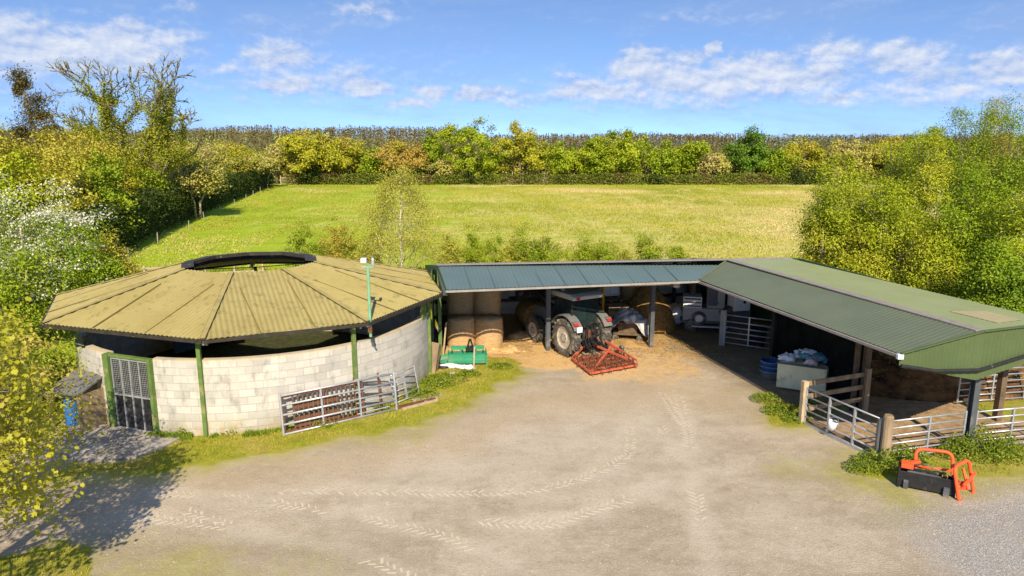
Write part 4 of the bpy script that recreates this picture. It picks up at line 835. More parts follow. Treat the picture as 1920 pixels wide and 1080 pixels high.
heap('silage_heap', (14.8, 24.6), (4.4, 2.9), 2.3, plain('silage', (0.19, 0.10, 0.038), 0.95, 0, .3, 1.7, c2=(0.018, 0.012, 0.008), bump=1.0, sc=(1, 1, 1.8)), 12, 'long dark brown heap of dung and straw at the back of the livestock pen', 'manure heap', 60, .35)
heap('straw_pile', (0.9, 29.5), (1.2, .7), .3, 'straw', 5, 'low pile of loose straw beside the tractor front wheel', 'straw pile', 34, .5)
heap('straw_pile', (-.2, 27.6), (.9, .5), .16, 'straw', 7, 'thin spread of loose straw in front of the sunlit bales', 'straw pile', 30, .6)
# strands lying over the dung heap
hp = bpy.data.objects['silage_heap']; rs = np.random.default_rng(41); hv = np.empty(len(hp.data.vertices) * 3, np.float32); hp.data.vertices.foreach_get('co', hv); hv = hv.reshape(-1, 3); q = hv[rs.integers(0, len(hv), 9000)] + rs.normal(size=(9000, 3)) * np.array([.05, .05, .03]); q = q[q[:, 2] > .05]; n = len(q)
a = rs.uniform(0, 6.28, n); l_ = rs.uniform(.05, .15, n); c_, s_ = np.cos(a) * l_, np.sin(a) * l_; dz = rs.normal(size=n) * .05; w = .014
Vq = np.stack([q + np.stack([-c_ + s_ * .1, -s_ - c_ * .1, -dz], 1), q + np.stack([c_ + s_ * .1, s_ - c_ * .1, dz], 1), q + np.stack([c_, s_, dz + w], 1), q + np.stack([-c_, -s_, -dz + w], 1)], 1).reshape(-1, 3)
o = raw_mesh('dung_straw', Vq, np.arange(4 * n).reshape(-1, 4), plain('dirty_straw', (.42, .25, .08), .95, 0, .3, 2.0, c2=(.10, .055, .02))); tag(o, 'dirty straw strands over the dung heap in the pen', 'straw', kind='stuff')
# loose straw stalks
rs = np.random.default_rng(4); n = 9000; px_ = rs.uniform(-2.6, 8.5, n); py_ = rs.normal(28.9, 1.3, n); m_ = fbm(px_, py_, 1.1, 60) > .44; px_, py_ = px_[m_], py_[m_]; n = len(px_); a = rs.uniform(0, 6.28, n); l_ = rs.uniform(.05, .16, n); w = .006
cx_, sx_ = np.cos(a), np.sin(a); zb_ = rs.uniform(.03, .09, n)
Vq = np.stack([np.stack([px_ + s * cx_ * l_ - t * sx_ * w, py_ + s * sx_ * l_ + t * cx_ * w, zb_ + s * t * .0 + s * .01], 1) for s, t in ((-1, -1), (1, -1), (1, 1), (-1, 1))], 1).reshape(-1, 3)
o = raw_mesh('loose_straw', Vq, np.arange(4 * n).reshape(-1, 4), 'straw'); tag(o, 'loose straw stalks strewn over the shed floor and apron', 'straw', kind='stuff')

# ------------------------------------------------------------------ things right of the tractor inside the shed
def place(name, px, py, rz, label, cat, dz=0): p = G(px, py); return empty(name, (p.x, p.y, dz), rz, label, cat)
e = empty('white_tote', (4.4, 32.2, 1.32), R(10), 'white plastic container on top of the wooden crates behind the tractor', 'container')
mb = MB(); mb.box((0, 0, .5), (.95, .9, .95)); mb.build('tank', 'white_paint', e, bevel=.08)
mb = MB()
for z_ in (.15, .5, .85): mb.box((0, -.48, z_), (1.0, .02, .03))
for x in (-.4, 0, .4): mb.box((x, -.49, .5), (.025, .02, 1.0))
mb.build('cage', 'galv', e)
for i in range(5):
    e = empty('wooden_pallet', (4.35, 32.2, i * .26), R(8 + i * 3), ['bottom', 'second', 'third', 'fourth', 'topmost'][i] + ' wooden pallet of the stack under the white container', 'pallet', 'pallets stacked behind the tractor')
    mb = MB()
    for k in range(6): mb.box((0, -.5 + k * .2, .13), (1.2, .12, .022))
    mb.build('deck_boards', 'timber', e); mb = MB()
    for x in (-.52, 0, .52): mb.box((x, 0, .06), (.1, 1.05, .1))
    mb.build('bearers', 'timber', e)
e = empty('lifting_mast', (4.05, 30.9, 0), R(10), 'tall yellow steel mast standing just right of the tractor cab', 'mast')
mb = MB(); mb.box((0, 0, 1.4), (.09, .12, 2.8)); mb.build('mast_rail', 'yellow', e); mb = MB(); mb.box((.05, .0, .06), (.6, .5, .1)); mb.build('mast_foot', 'black', e)
e = empty('cement_mixer', (4.0, 29.3, 0), R(20), 'yellow and black engine unit beside the right rear tractor wheel', 'machine')
mb = MB(); mb.box((0, 0, .75), (.42, .4, .4)); mb.build('engine_cover', 'yellow', e, bevel=.06)
mb = MB(); mb.tube([(-.2, -.2, 0), (-.15, -.15, .6)], .03, 6); mb.tube([(.2, -.2, 0), (.15, -.15, .6)], .03, 6); mb.tube([(.2, .2, 0), (.15, .15, .6)], .03, 6); mb.tube([(-.2, .2, 0), (-.15, .15, .6)], .03, 6); mb.build('stand', 'black', e)
e.name = 'engine_unit'
e = empty('wooden_crate', (4.7, 31.0, 0), R(5), 'pale plywood crate between the yellow mast and the silver sheet', 'crate'); mb = MB(); mb.box((0, 0, .55), (.9, .8, 1.1)); mb.build('crate_body', 'timber_pale', e, bevel=.01)
mb = MB()
for z_ in (.12, .55, .98): mb.box((0, -.415, z_), (.94, .03, .1))
mb.build('battens', 'timber', e)
# implement under a silver sheet
p = G(1178, 620); mb = MB(); n = 26; V_ = []; F_ = []
for i in range(n):
    for k in range(n):
        u, v = i / (n - 1) * 2 - 1, k / (n - 1) * 2 - 1; rr_ = math.hypot(u, v); x, y = u * .85, v * .55
        zt = .95 - .35 * (u + .3) ** 2 - .1 * v * v + .07 * math.sin(u * 9 + v * 6) + .05 * math.sin(v * 14 - u * 5)
        if rr_ > .8: zt -= (rr_ - .8) * 1.1
        V_.append((x * (1 - .1 * v), y, max(.18 + .05 * math.sin(u * 8), zt)))
for i in range(n - 1):
    for k in range(n - 1): a_ = i * n + k; F_.append((a_, a_ + n, a_ + n + 1, a_ + 1))
o = raw_mesh('plastic_sheet', np.array(V_), np.array(F_), 'tarp'); o.location = (5.05, 29.3, .28); o.rotation_euler = (0, R(10), R(-12)); o.data.polygons.foreach_set('use_smooth', [True] * len(F_)); m_ = o.modifiers.new('t', 'SOLIDIFY'); m_.thickness = .01
tag(o, 'crumpled silver plastic sheet draped over equipment right of the tractor', 'plastic sheet')
e = empty('low_trolley', (4.95, 29.35, 0), R(-12), 'low dark trolley under the crumpled silver sheet', 'trolley'); mb = MB(); mb.box((0, 0, .3), (1.2, .7, .08)); mb.box((0, 0, .55), (.8, .5, .45)); mb.build('deck', 'timber_dark', e); mb = MB()
for sx__ in (-.5, .5):
    for sy__ in (-.3, .3): mb.at((sx__, sy__, .13)).lathe([(.02, -.03), (.13, -.03), (.13, .03), (.02, .03)], 14, 'y')
mb.build('wheels', 'rubber', e)
# white builder's bag
def bigbag(x, y, s, label, seed):
    e = empty('bulk_bag', (x, y, 0), R(8), label, 'bulk bag'); mb = MB(); mb.blob((0, 0, .42 * s), (.52 * s, .48 * s, .46 * s), seed, 12, .06); mb.build('bag', 'white_bag', e, smooth=True)
    mb = MB()
    for a_, c_ in ((-1, -1), (1, -1), (1, 1), (-1, 1)): mb.tube([(a_ * .3 * s, c_ * .3 * s, .75 * s), (a_ * .42 * s, c_ * .38 * s, 1.0 * s), (a_ * .38 * s, c_ * .15 * s, .8 * s)], .02, 5)
    mb.build('lifting_loops', 'white_bag', e); mb = MB(); mb.blob((0, 0, .78 * s), (.36 * s, .33 * s, .2 * s), seed + 1, 9, .15); mb.build('contents', 'timber_pale', e, smooth=True); return e
bigbag(7.55, 32.0, 1.0, 'white bulk bag of logs standing left of the grey trailer', 2)
e = empty('folded_hay_net', (8.2, 33.6, 0), 0, 'dark draped net hanging from the back wall behind the white bulk bag', 'net'); mb = MB()
for i in range(9): mb.tube([(i * .09, 0, 2.0 - .05 * i), (i * .1 + .05, -.12, 1.3), (i * .07 + .1, -.05, .5)], .04, 6)
mb.build('net_folds', 'steel_dark', e)
# grey trailer with cabinets
tp = G(1318, 622); e = empty('service_trailer', (tp.x + .15, tp.y + .5, 0), R(-12), 'grey box trailer with white drawers and a spare wheel parked in the shed corner', 'trailer')
mb = MB(); mb.box((0, 0, .45), (2.0, 1.1, .1)); mb.bar((-1.0, -.5, .42), (-1.0, .5, .42), .08, .1); mb.bar((.9, -.4, .4), (1.9, 0, .3), .07, .07); mb.bar((.9, .4, .4), (1.9, 0, .3), .07, .07); mb.build('chassis', 'steel_dark', e)
mb = MB(); mb.box((0, 0, .78), (1.9, 1.05, .55)); mb.build('body', 'grey_panel', e, bevel=.02)
mb = MB(); mb.box((-.55, -.02, 1.3), (.8, .9, .5)); mb.build('drawer_unit', 'white_paint', e, bevel=.01)
for i in range(3): mb = MB(); mb.box((-.55, -.485, 1.14 + i * .16), (.72, .03, .05)); mb.build('drawer', 'black', e)
mb = MB(); mb.box((.45, 0.05, 1.75), (.75, .9, 1.4)); mb.build('tall_locker', 'grey_panel', e, bevel=.02)
mb = MB(); mb.box((.3, -.42, 1.65), (.42, .03, .95)); mb.build('locker_door', 'steel_dark', e)
for z_ in (1.3, 2.0): mb = MB(); mb.box((.54, -.445, z_), (.04, .03, .09)); mb.build('hinge', 'black', e)
w_ = empty('spare_wheel', (-.25, -.58, .62)); w_.parent = e
mb = MB(); mb.lathe([(.17, -.08), (.27, -.09), (.31, -.05), (.31, .05), (.27, .09), (.17, .08), (.17, -.08)], 24, 'y', cap=False); mb.build('tyre', 'rubber', w_); mb = MB(); mb.lathe([(.0, -.05), (.08, -.06), (.15, -.03), (.18, -.07)], 20, 'y'); mb.build('rim', 'galv', w_)
for s in (-1, 1): mb = MB(); mb.at((-.6, s * .55, .28)).lathe([(.02, -.08), (.28, -.08), (.28, .08), (.02, .08)], 20, 'y'); mb.build('road_wheel', 'rubber', e)
mb = MB(); mb.box((.2, -.7, .3), (1.5, .25, .06)); mb.build('ramp_rail', 'galv', e)
# horse box trailer / white machine beyond the inner gate
e = empty('white_machine', (10.0, 30.6, 0), R(15), 'white machine with a dark chute standing behind the inner gate', 'machine')
mb = MB(); mb.box((0, 0, 1.35), (.8, .6, .7)); mb.build('cabinet', 'white_paint', e, bevel=.03); mb = MB(); mb.bar((-.9, 0, .9), (1.3, 0, 1.7), .35, .2); mb.build('chute', 'steel_dark', e)
mb = MB(); mb.box((.1, -.31, 1.4), (.12, .02, .12)); mb.build('socket', 'black', e); mb = MB(); mb.box((0, 0, .5), (.9, .5, 1.0)); mb.build('stand', 'steel_dark', e)
e = empty('black_trough', (10.1, 28.3, 0), R(-12), 'black feed tub standing behind the inner gate', 'tub'); mb = MB(); mb.lathe([(.3, .0), (.4, .75), (.36, .75), (.27, .1)], 20); mb.build('tub', 'black', e)

# ------------------------------------------------------------------ gates
def gate(name, p, q, label, cat, group=None, H=1.15, rails=(.12, .32, .52, .74, .95, 1.15), ups=2, r=.024, mat='galv', brace=False, tilt=0, bend=0):
    p, q = Vector(p), Vector(q); L_ = (q - p).to_2d().length; e = empty(name, p, math.atan2(q.y - p.y, q.x - p.x), label, cat, group, rx=tilt)
    for z_ in rails: mb = MB(); mb.tube([(0, 0, z_), (L_, 0, z_)], r, 8); mb.build('rail', mat, e, smooth=True)
    for i in range(ups + 2):
        x = L_ * i / (ups + 1); mb = MB()
        if i in (0, ups + 1): mb.tube([(x, 0, rails[0] - .03), (x, 0, rails[-1] + .05)], r * 1.25, 8)
        else: mb.box((x, -.0, (rails[0] + rails[-1]) / 2), (.05, .062, rails[-1] - rails[0] + .03))
        mb.build('end_upright' if i in (0, ups + 1) else 'upright', mat, e)
    return e
gA_ = G(1503, 795); gB_ = G(1657, 868); gC_ = PR + Vector((-.16, -.02, 0))
gt1 = gate('field_gate', gA_ + Vector((.05, -.08, 0)), gB_ + Vector((-.08, .12, 0)), 'galvanised field gate with a white bucket hooked on it, left of the round timber post', 'gate', 'galvanised gates round the pen', rails=(.10, .28, .48, .68, .90, 1.15), ups=2)
mb = MB(); mb.bar((0.02, -.0, .05), ((gB_ - gA_).length - .12, 0, .05), .05, .09); mb.build('bottom_beam', 'galv', gt1)
gate('field_gate', gB_ + Vector((.13, .03, 0)), gC_, 'galvanised pen gate between the round timber post and the dark steel post', 'gate', 'galvanised gates round the pen', ups=1)
gate('field_gate', PR + Vector((.16, .02, 0)), PR + Vector((3.6, .75, 0)), 'galvanised pen gate right of the dark steel post, behind the nettles', 'gate', 'galvanised gates round the pen', ups=2)
gate('field_gate', G(1356, 648), G(1449, 662), 'galvanised gate inside the shed closing the bay left of the dark wall', 'gate', rails=(.15, .38, .6, .82, 1.05, 1.32), ups=1)
mb = MB(); p = G(1353, 648); mb.at(p, 0).box((0, 0, .75), (.24, .05, 1.5)); o = mb.build('gate_board', 'grey_panel'); tag(o, 'narrow pale board at the left end of the inner shed gate', 'board')
gate('field_gate', (14.2, 21.5, 0), (16.6, 21.9, 0), 'dull gate at the far back right of the livestock pen', 'gate', ups=1)
p = gB_; mb = MB(); mb.at(p, .3).lathe([(.135, -.1), (.13, .6), (.125, 1.28), (.1, 1.33), (0, 1.33)], 14); o = mb.build('gate_post', 'timber', smooth=False); tag(o, 'thick round timber gate post where the two pen gates meet', 'post')
mb = MB(); mb.at(p + Vector((-.17, .1, 0)), .3).box((0, 0, .6), (.1, .06, 1.15)); o = mb.build('gate_hanger', 'steel_dark'); tag(o, 'dark steel hanger strip against the left side of the round gate post', 'post')
mb = MB(); mb.at(gA_, .2).box((0, 0, .66), (.16, .16, 1.36)); o = mb.build('gate_post', 'timber_pale', bevel=.01); tag(o, 'square pale timber post at the left end of the bucket gate', 'post')
rf = empty('rail_fence', gA_, 0, 'three rail timber fence between the square gate post and the dark wall', 'fence')
for z_ in (.42, .82, 1.22):
    d_ = W2 - gA_; mb = MB(); mb.bar((.05, .1, z_), (d_.x, d_.y - .08, z_ + .03), .045, .14); mb.build('rail', 'timber', rf)
mb = MB(); d_ = W2 - gA_; mb.box((d_.x + .05, d_.y - .18, .72), (.15, .12, 1.5)); mb.build('post', 'timber', rf)
# bucket on the gate
p = gA_.lerp(gB_, .36) + Vector((-.02, -.12, 0)); e = empty('bucket', (p.x, p.y, .28), R(-20), 'small white bucket hanging low on the field gate', 'bucket', ry=R(12))
mb = MB(); mb.lathe([(.1, 0), (.135, .26), (.125, .26), (.09, .02)], 18); mb.build('bucket_body', 'white_paint', e, smooth=True); mb = MB(); mb.tube([(.13 * math.cos(t), 0, .26 + .12 * math.sin(t)) for t in [i * math.pi / 8 for i in range(9)]], .006, 5); mb.build('handle', 'galv', e)

# ------------------------------------------------------------------ tubs and crate of bags by the dark wall
for i in range(3):
    p = G(1444, 710); e = empty('feed_tub', (p.x, p.y, i * .17), i * .7, ['lowest grimy blue feed tub of the stack beside the dark wall', 'middle blue feed tub of the stack beside the dark wall', 'topmost blue feed tub of the stack beside the dark wall'][i], 'tub', 'stacked blue feed tubs')
    mb = MB(); mb.lathe([(.30, 0), (.355, .30), (.385, .30), (.385, .335), (.34, .335), (.29, .03)], 28); mb.build('tub', 'blue_tub' if i else plain('grimy_grey_tub', (.12, .12, .12), .7), e, smooth=False)
    mb = MB(); mb.tube([(.385 * math.cos(a_), .385 * math.sin(a_), .335) for a_ in [k * math.pi / 14 for k in range(28)]], .012, 5, True); mb.build('rim', plain('pale_blue_rim', (.16, .27, .36), .5) if i == 0 else bpy.data.materials['pale_blue_rim'], e)
p = G(1513, 738); e = empty('plastic_crate', (p.x + .05, p.y + .55, 0), R(-28), 'large cream plastic crate against the dark wall heaped with bags', 'crate')
mb = MB(); S = (1.55, 1.05)
mb.box((0, 0, .5), (S[0], S[1], .86)); mb.build('crate_body', 'cream', e, bevel=.03)
mb = MB()
for s in (-1, 1): mb.box((0, s * (S[1] / 2 + .012), .95), (S[0] + .07, .05, .05)); mb.box((s * (S[0] / 2 + .012), 0, .95), (.05, S[1] - .03, .05))
mb.build('rim_frame', 'steel_dark', e)
mb = MB(); mb.box((-.6, 0, .04), (.12, 1, .1)); mb.box((.6, 0, .04), (.12, 1, .1)); mb.build('skids', 'timber_dark', e)
mb = MB(); mb.box((.79, -.2, .72), (.02, .3, .5)); mb.build('teal_strap', plain('teal_plastic', (.04, .27, .32), .5), e)
for i, (x, y, z_, r_, m_, lb) in enumerate([(-.5, -.15, 1.05, (.34, .26, .16), 'white_bag', 'white sack at the left end of the cream crate'), (.25, -.25, 1.06, (.34, .22, .15), 'pink_bag', 'pinkish sack at the front of the cream crate'), (-.1, .15, 1.15, (.35, .25, .16), 'white_bag', 'pale sack in the middle of the cream crate'),
        (.1, .1, 1.28, (.30, .22, .09), 'white_paint', 'bright white sack topmost on the cream crate'), (.45, .1, 1.15, (.38, .34, .15), 'blue_sheet', 'crumpled blue green net piled at the right of the cream crate'), (.0, -.05, 1.18, (.26, .2, .13), 'blue_sheet', 'crumpled blue sheet between the sacks on the cream crate'), (.68, .2, 1.05, (.22, .34, .10), 'blue_sheet', 'blue sheet spilling over the right edge of the cream crate')]):
    r_ = tuple(q_ * .88 for q_ in r_); mb = MB(); mb.blob((0, 0, 0), r_, 20 + i, 12, .22); o = mb.build('sack' if m_ != 'blue_sheet' else 'plastic_sheet', m_, smooth=True)
    o.location = e.matrix_basis @ Vector((x, y, z_)) if False else (Vector(e.location) + Matrix.Rotation(R(-28), 3, 'Z') @ Vector((x, y, z_))); o.rotation_euler = (0, 0, i); tag(o, lb, 'sack' if m_ != 'blue_sheet' else 'sheet')

# ------------------------------------------------------------------ bale grab at lower right
p = G(1738, 925); e = empty('bale_grab', (p.x + .06, p.y + .2, 0), R(-28), 'orange and black hydraulic bale grab lying on the gravel in front of the pen gates', 'bale grab')
mb = MB(); mb.box((0, -.17, .25), (1.15, .04, .38)); mb.box((0, .17, .24), (1.15, .04, .36)); mb.box((0, 0, .07), (1.15, .34, .04)); mb.box((-.58, 0, .25), (.05, .42, .5)); mb.box((.58, 0, .25), (.06, .42, .55)); mb.build('frame_box', 'black', e, bevel=.01)
mb = MB(); mb.box((.42, -.22, .12), (.12, .1, .24)); mb.box((-.42, -.22, .14), (.1, .06, .2)); mb.tube([(-.4, .05, .35), (.45, .05, .32)], .05, 10); mb.build('hydraulic_ram', 'steel_dark', e)
mb = MB(); mb.box((.38, .05, .42), (.12, .08, .03)); mb.build('warning_sticker', 'yellow', e)
def loop(x, y, z_, w, h_, rz, lean, parent, name='clamp_arm', r_=.042):
    mb = MB(); mb.at((x, y, z_), rz, lean); c = .16; P2 = []
    for (cx_, cy_, a0) in ((w / 2 - c, h_ - c, 0), (-w / 2 + c, h_ - c, 90), (-w / 2 + c * .6, c * .6, 180), (w / 2 - c * .6, c * .6, 270)):
        rr_ = c if a0 < 180 else c * .6
        for k in range(5): a_ = R(a0 + 22.5 * k); P2.append((cx_ + rr_ * math.cos(a_), 0, cy_ + rr_ * math.sin(a_)))
    mb.tube(P2, r_, 8, True); mb.bar((-w / 2, 0, h_ * .42), (w / 2, 0, h_ * .42), .06, .06); mb.build(name, 'orange', parent, smooth=True)
loop(.18, .22, .15, .80, .74, R(10), R(-22), e)
loop(.86, .0, -.02, .72, .84, R(62), R(-14), e)
mb = MB(); mb.bar((.86, -.12, .25), (.74, .2, .62), .05, .05); mb.bar((.74, -.28, .4), (1.0, .25, .55), .05, .05); mb.box((.72, -.05, .3), (.16, .3, .1)); mb.build('pivot_plate', 'orange', e)
mb = MB(); mb.box((-.42, .08, .52), (.26, .3, .1)); mb.bar((-.5, .1, .5), (-.15, .2, .62), .12, .06); mb.build('top_bracket', 'orange', e, bevel=.01)
mb = MB(); mb.tube([(-.3, .1, .5), (-.1, .05, .62), (.2, .15, .5), (.5, .05, .45), (.7, .0, .35)], .02, 6); mb.build('hose', 'rubber', e)

# ------------------------------------------------------------------ gates leaning on the round wall
p0_, p1_ = G(528, 812), G(741, 767)
shift_ = Vector((.5, -.86, 0)) * .30; p0_ = p0_ + shift_; p1_ = p1_ + shift_ * .5
def wall_gate(name, p, q, label, tilt, H, rails, ups, mat, r=.03, group=None, cat='gate'): return gate(name, p, q, label, cat, group, rails=rails, ups=ups, r=r, mat=mat, tilt=tilt)
wall_gate('field_gate', p0_, p1_, 'galvanised field gate leaning on the round wall in front of the rusty feeder', R(-7), 1.15, (.06, .34, .62, .90, 1.18), 2, 'galv', .032)
off = Vector((-.05, .22, 0))
e = empty('feed_barrier', p0_ + Vector((.02, .09, 0)), math.atan2(p1_.y - p0_.y, p1_.x - p0_.x), 'rusty feed barrier panel with tombstone bars leaning behind the galvanised gate', 'feed barrier', rx=R(-6))
Lb = (p1_ - p0_).length
mb = MB()
for z_ in (.1, .62, 1.12): mb.bar((0, 0, z_), (Lb * .68, 0, z_), .04, .05)
for x in (0, Lb * .34, Lb * .68): mb.bar((x, 0, .06), (x, 0, 1.14), .05, .045)
mb.build('frame', 'rust', e)
mb = MB()
for i in range(13): x = .3 + i * .145; mb.bar((x, .02, .12), (x + .0, .02, 1.1), .045, .02)
mb.build('vertical_bars', 'timber_dark', e)
mb = MB(); mb.box((1.0, .045, .3), (1.35, .015, .3)); mb.box((1.0, .045, .78), (1.35, .015, .2)); mb.build('slotted_sheet', 'rust', e)
e2 = empty('rusty_hurdle', p0_.lerp(p1_, .62) + Vector((0.02, .07, 0)), math.atan2(p1_.y - p0_.y, p1_.x - p0_.x) + .04, 'short rusty hurdle leaning behind the right half of the galvanised gate', 'hurdle', rx=R(-7))
for z_ in (.15, .48, .8, 1.2): mb = MB(); mb.tube([(0, 0, z_), (1.1, 0, z_)], .022, 7); mb.build('rail', 'galv', e2)
for x in (0, .8): mb = MB(); mb.box((x, 0, .7), (.05, .03, 1.15)); mb.build('upright', 'rust', e2)
gate('sheep_hurdle', p1_ + Vector((-.1, .35, 0)), p1_ + Vector((.55, 1.25, 0)), 'narrow galvanised hurdle leaning on the round wall at the right end of the big gate', 'hurdle', rails=(.1, .28, .46, .64, .82, 1.0), ups=1, r=.018, tilt=R(-12))
mb = MB(); mb.bar((0, 0, .06), (1.1, .75, .06), .12, .09); o = mb.build('timber_beam', 'rust'); o.location = p1_ + Vector((.0, .1, 0)); tag(o, 'reddish beam lying at the foot of the round wall beside the gates', 'beam')
mb = MB(); mb.bar((0, 0, .05), (1.0, .8, .05), .09, .07); o = mb.build('timber_beam', 'timber_pale'); o.location = p1_ + Vector((.18, -.02, 0)); tag(o, 'pale beam lying at the foot of the round wall beside the gates', 'beam')
# planks leaning at the corner of the wall
for i, (px, py, hh_, ln, m_) in enumerate(((808, 700, 1.15, .28, 'timber'), (816, 697, 1.05, .2, 'timber_dark'))):
    p = G(px, py); mb = MB(); mb.at(p + Vector((0, 0, -.02)), R(-35), R(-14)).box((0, 0, hh_ / 2), (.36 if i == 0 else .2, .04, hh_)); o = mb.build('scaffold_plank', m_); tag(o, ['wide brown board leaning on the end of the round wall', 'narrow dark board leaning behind the wide brown board'][i], 'board')
for i in range(14):
    rr = random.Random(i); p = p1_ + Vector((rr.uniform(.2, 1.3), rr.uniform(.1, 1.3), 0)); mb = MB(); mb.blob((0, 0, 0), (rr.uniform(.05, .13), rr.uniform(.05, .1), rr.uniform(.03, .07)), i, 6, .3); o = mb.build('stone', 'stone'); o.location = (p.x, p.y, .04); tag(o, 'small loose stone at the foot of the round wall', 'stone', 'rubble at the foot of the round wall')

# ------------------------------------------------------------------ green topper, sacks, pole
p = G(875, 682); e = empty('field_topper', (p.x, p.y + .1, 0), R(4), 'green mowing implement lying in front of the sunlit bales', 'mower')
mb = MB(); mb.prof([(-.42, .10), (-.44, .26), (-.15, .38), (.35, .38), (.42, .2), (.42, .1), (-.35, .08)], -.68, .72); mb.build('deck', 'impl_green', e, bevel=.015)
mb = MB(); mb.box((.74, 0, .25), (.04, .95, .4)); mb.box((-.70, 0, .24), (.04, .85, .34)); mb.build('side_plate', 'impl_green', e)
mb = MB(); mb.tube([(-.7, -.3, .33), (-1.25, -.35, .22)], .13, 12); mb.box((-1.0, -.25, .2), (.5, .35, .12)); mb.build('side_arm', 'impl_green', e)
mb = MB(); mb.bar((-.6, .38, .50), (.68, .38, .50), .07, .14); mb.box((.35, .1, .42), (.08, .6, .06)); mb.box((-.2, .1, .42), (.08, .6, .06)); mb.build('top_beam', 'impl_green', e)
mb = MB(); mb.bar((.0, -.05, .5), (.12, 0, .95), .05, .05); mb.bar((.28, -.05, .5), (.14, 0, .95), .05, .05); mb.box((.14, 0, .55), (.36, .08, .12)); mb.build('headstock', 'black', e)
mb = MB()
for x in (-.55, -.15, .3, .62): mb.box((x, -.1, .5), (.05, .1, .06))
mb.build('brackets', 'black', e)
p = G(888, 698); mb = MB(); mb.bar((0, 0, 0), (.04, .05, .95), .05, .05); o = mb.build('wooden_stake', 'timber_pale'); o.location = p; tag(o, 'pale wooden stake standing in front of the green implement', 'stake')
for i, (px, py, r_, m_, lb) in enumerate([(843, 690, (.34, .16, .08), 'white_paint', 'white sack on the grass, left of three before the green implement'), (866, 692, (.26, .15, .07), 'white_paint', 'white sack on the grass, middle of three before the green implement'), (880, 694, (.2, .16, .09), 'white_paint', 'white sack on the grass, right of three before the green implement'), (830, 692, (.24, .12, .05), 'black', 'dark flat bag left of the white sacks on the grass'), (825, 682, (.1, .1, .14), plain('cream_bag', (.6, .55, .35), .8), 'small cream bag by the shed corner post'), (848, 703, (.09, .07, .05), 'white_paint', 'lone white scrap on the grass in front of the sacks')]):
    mb = MB(); mb.blob((0, 0, 0), r_, i + 40, 9, .25); o = mb.build('sack', m_, smooth=True); q = G(px, py); o.location = (q.x, q.y, r_[2] * .8 + .03); tag(o, lb, 'sack')
p = G(828, 672); mb = MB(); mb.bar((0, 0, 0), (.12, .3, 1.35), .05, .04); o = mb.build('fork_handle', 'timber_pale'); o.location = p + Vector((.05, .1, 0)); tag(o, 'pale wooden tool handle leaning beside the left bale', 'tool handle')
# puddle of limestone dust near the shed
# ------------------------------------------------------------------ lean-to left of the door
p = G(150, 800); e = empty('lean_to', (p.x - .1, p.y + .1, 0), R(-20), 'little lean-to shelter with a grey roof against the wall left of the pen door', 'shelter')
mb = MB(); mb.add([(-.55, -.5, 1.15), (.75, -.5, 1.2), (.75, .5, 1.55), (-.55, .5, 1.5)], [(0, 1, 2, 3)]); solid(mb.build('roof', plain('grey_felt', (.17, .165, .155), .9), e), .05)
mb = MB(); mb.box((-.5, -.42, .58), (.07, .07, 1.16)); mb.box((.68, -.42, .58), (.07, .07, 1.18)); mb.box((.68, .4, .7), (.07, .07, 1.5)); mb.box((-.5, .4, .7), (.07, .07, 1.5)); mb.build('post', 'timber', e)
mb = MB(); mb.box((.08, .46, .7), (1.2, .03, 1.4)); mb.box((.72, 0, .6), (.03, .9, 1.1)); mb.build('side_boards', 'timber', e)
mb = MB(); mb.lathe([(.2, 0), (.22, .1), (.2, .2), (.22, .5), (.2, .8), (.15, .85)], 18); o = mb.build('barrel', plain('bright_blue_plastic', (.02, .14, .45), .4), smooth=True); o.location = (p.x - .2, p.y + .05, 0.02); tag(o, 'blue plastic barrel standing under the little lean-to', 'barrel')

# ------------------------------------------------------------------ timber fence behind the round pen, stakes along the hedge, far fences
e = empty('rail_fence', (-19.5, 41.5, 0), 0, 'pale timber rail fence behind the round pen, below the white blossom', 'fence')
a_, c_ = Vector((0, 0, 0)), Vector((4.2, 1.5, 0)); a_ -= Vector((3.5, 1.2, 0))
for z_ in (.55, 1.05): mb = MB(); mb.bar(a_ + Vector((0, 0, z_)), c_ + Vector((0, 0, z_)), .05, .12); mb.build('rail', 'timber_pale', e)
for i in range(6): q = a_.lerp(c_, i / 5); mb = MB(); mb.box((q.x, q.y + .06, .6), (.11, .11, 1.2)); mb.build('post', 'timber_pale', e)
src = None
for i in range(11):
    t = i / 10; x = -27.5 + (-46.5 + 27.5) * t; y = 50 + 90 * t
    if src is None: mb = MB(); mb.tube([(0, 0, 0), (.03, 0, .95)], .04, 7); o = mb.build('fence_stake', plain('silvered_timber', (.38, .34, .27), .9)); src = o
    else: o = src.copy(); COL.objects.link(o)
    o.location = (x + random.Random(i).uniform(-.3, .3), y, 0); o.rotation_euler = (random.Random(i).uniform(-.06, .06), .03, i); tag(o, 'pale wooden fence stake standing in the grass along the dark left hedge', 'fence stake', 'fence stakes along the left hedge')
e = empty('farm_gate', (-47.0, 146, 0), 0, 'distant pale gate at the far left corner of the meadow', 'gate')
for z_ in (.3, .7, 1.1, 1.4): mb = MB(); mb.bar((0, 0, z_), (3.8, 0, z_), .08, .1); mb.build('rail', 'timber_pale', e)
for x in (0, 3.8): mb = MB(); mb.box((x, 0, .9), (.18, .18, 1.8)); mb.build('post', 'timber_pale', e)
e = empty('paling_fence', (-8, 151, 0), 0, 'pale upright paling fence glimpsed between the oak trunks across the meadow', 'fence')
mb = MB(); rr = random.Random(9)
for i in range(75): x = i * .62; mb.box((x + rr.uniform(-.1, .1), 0, 1.7 + rr.uniform(-.15, .15)), (.16, .06, 1.3))
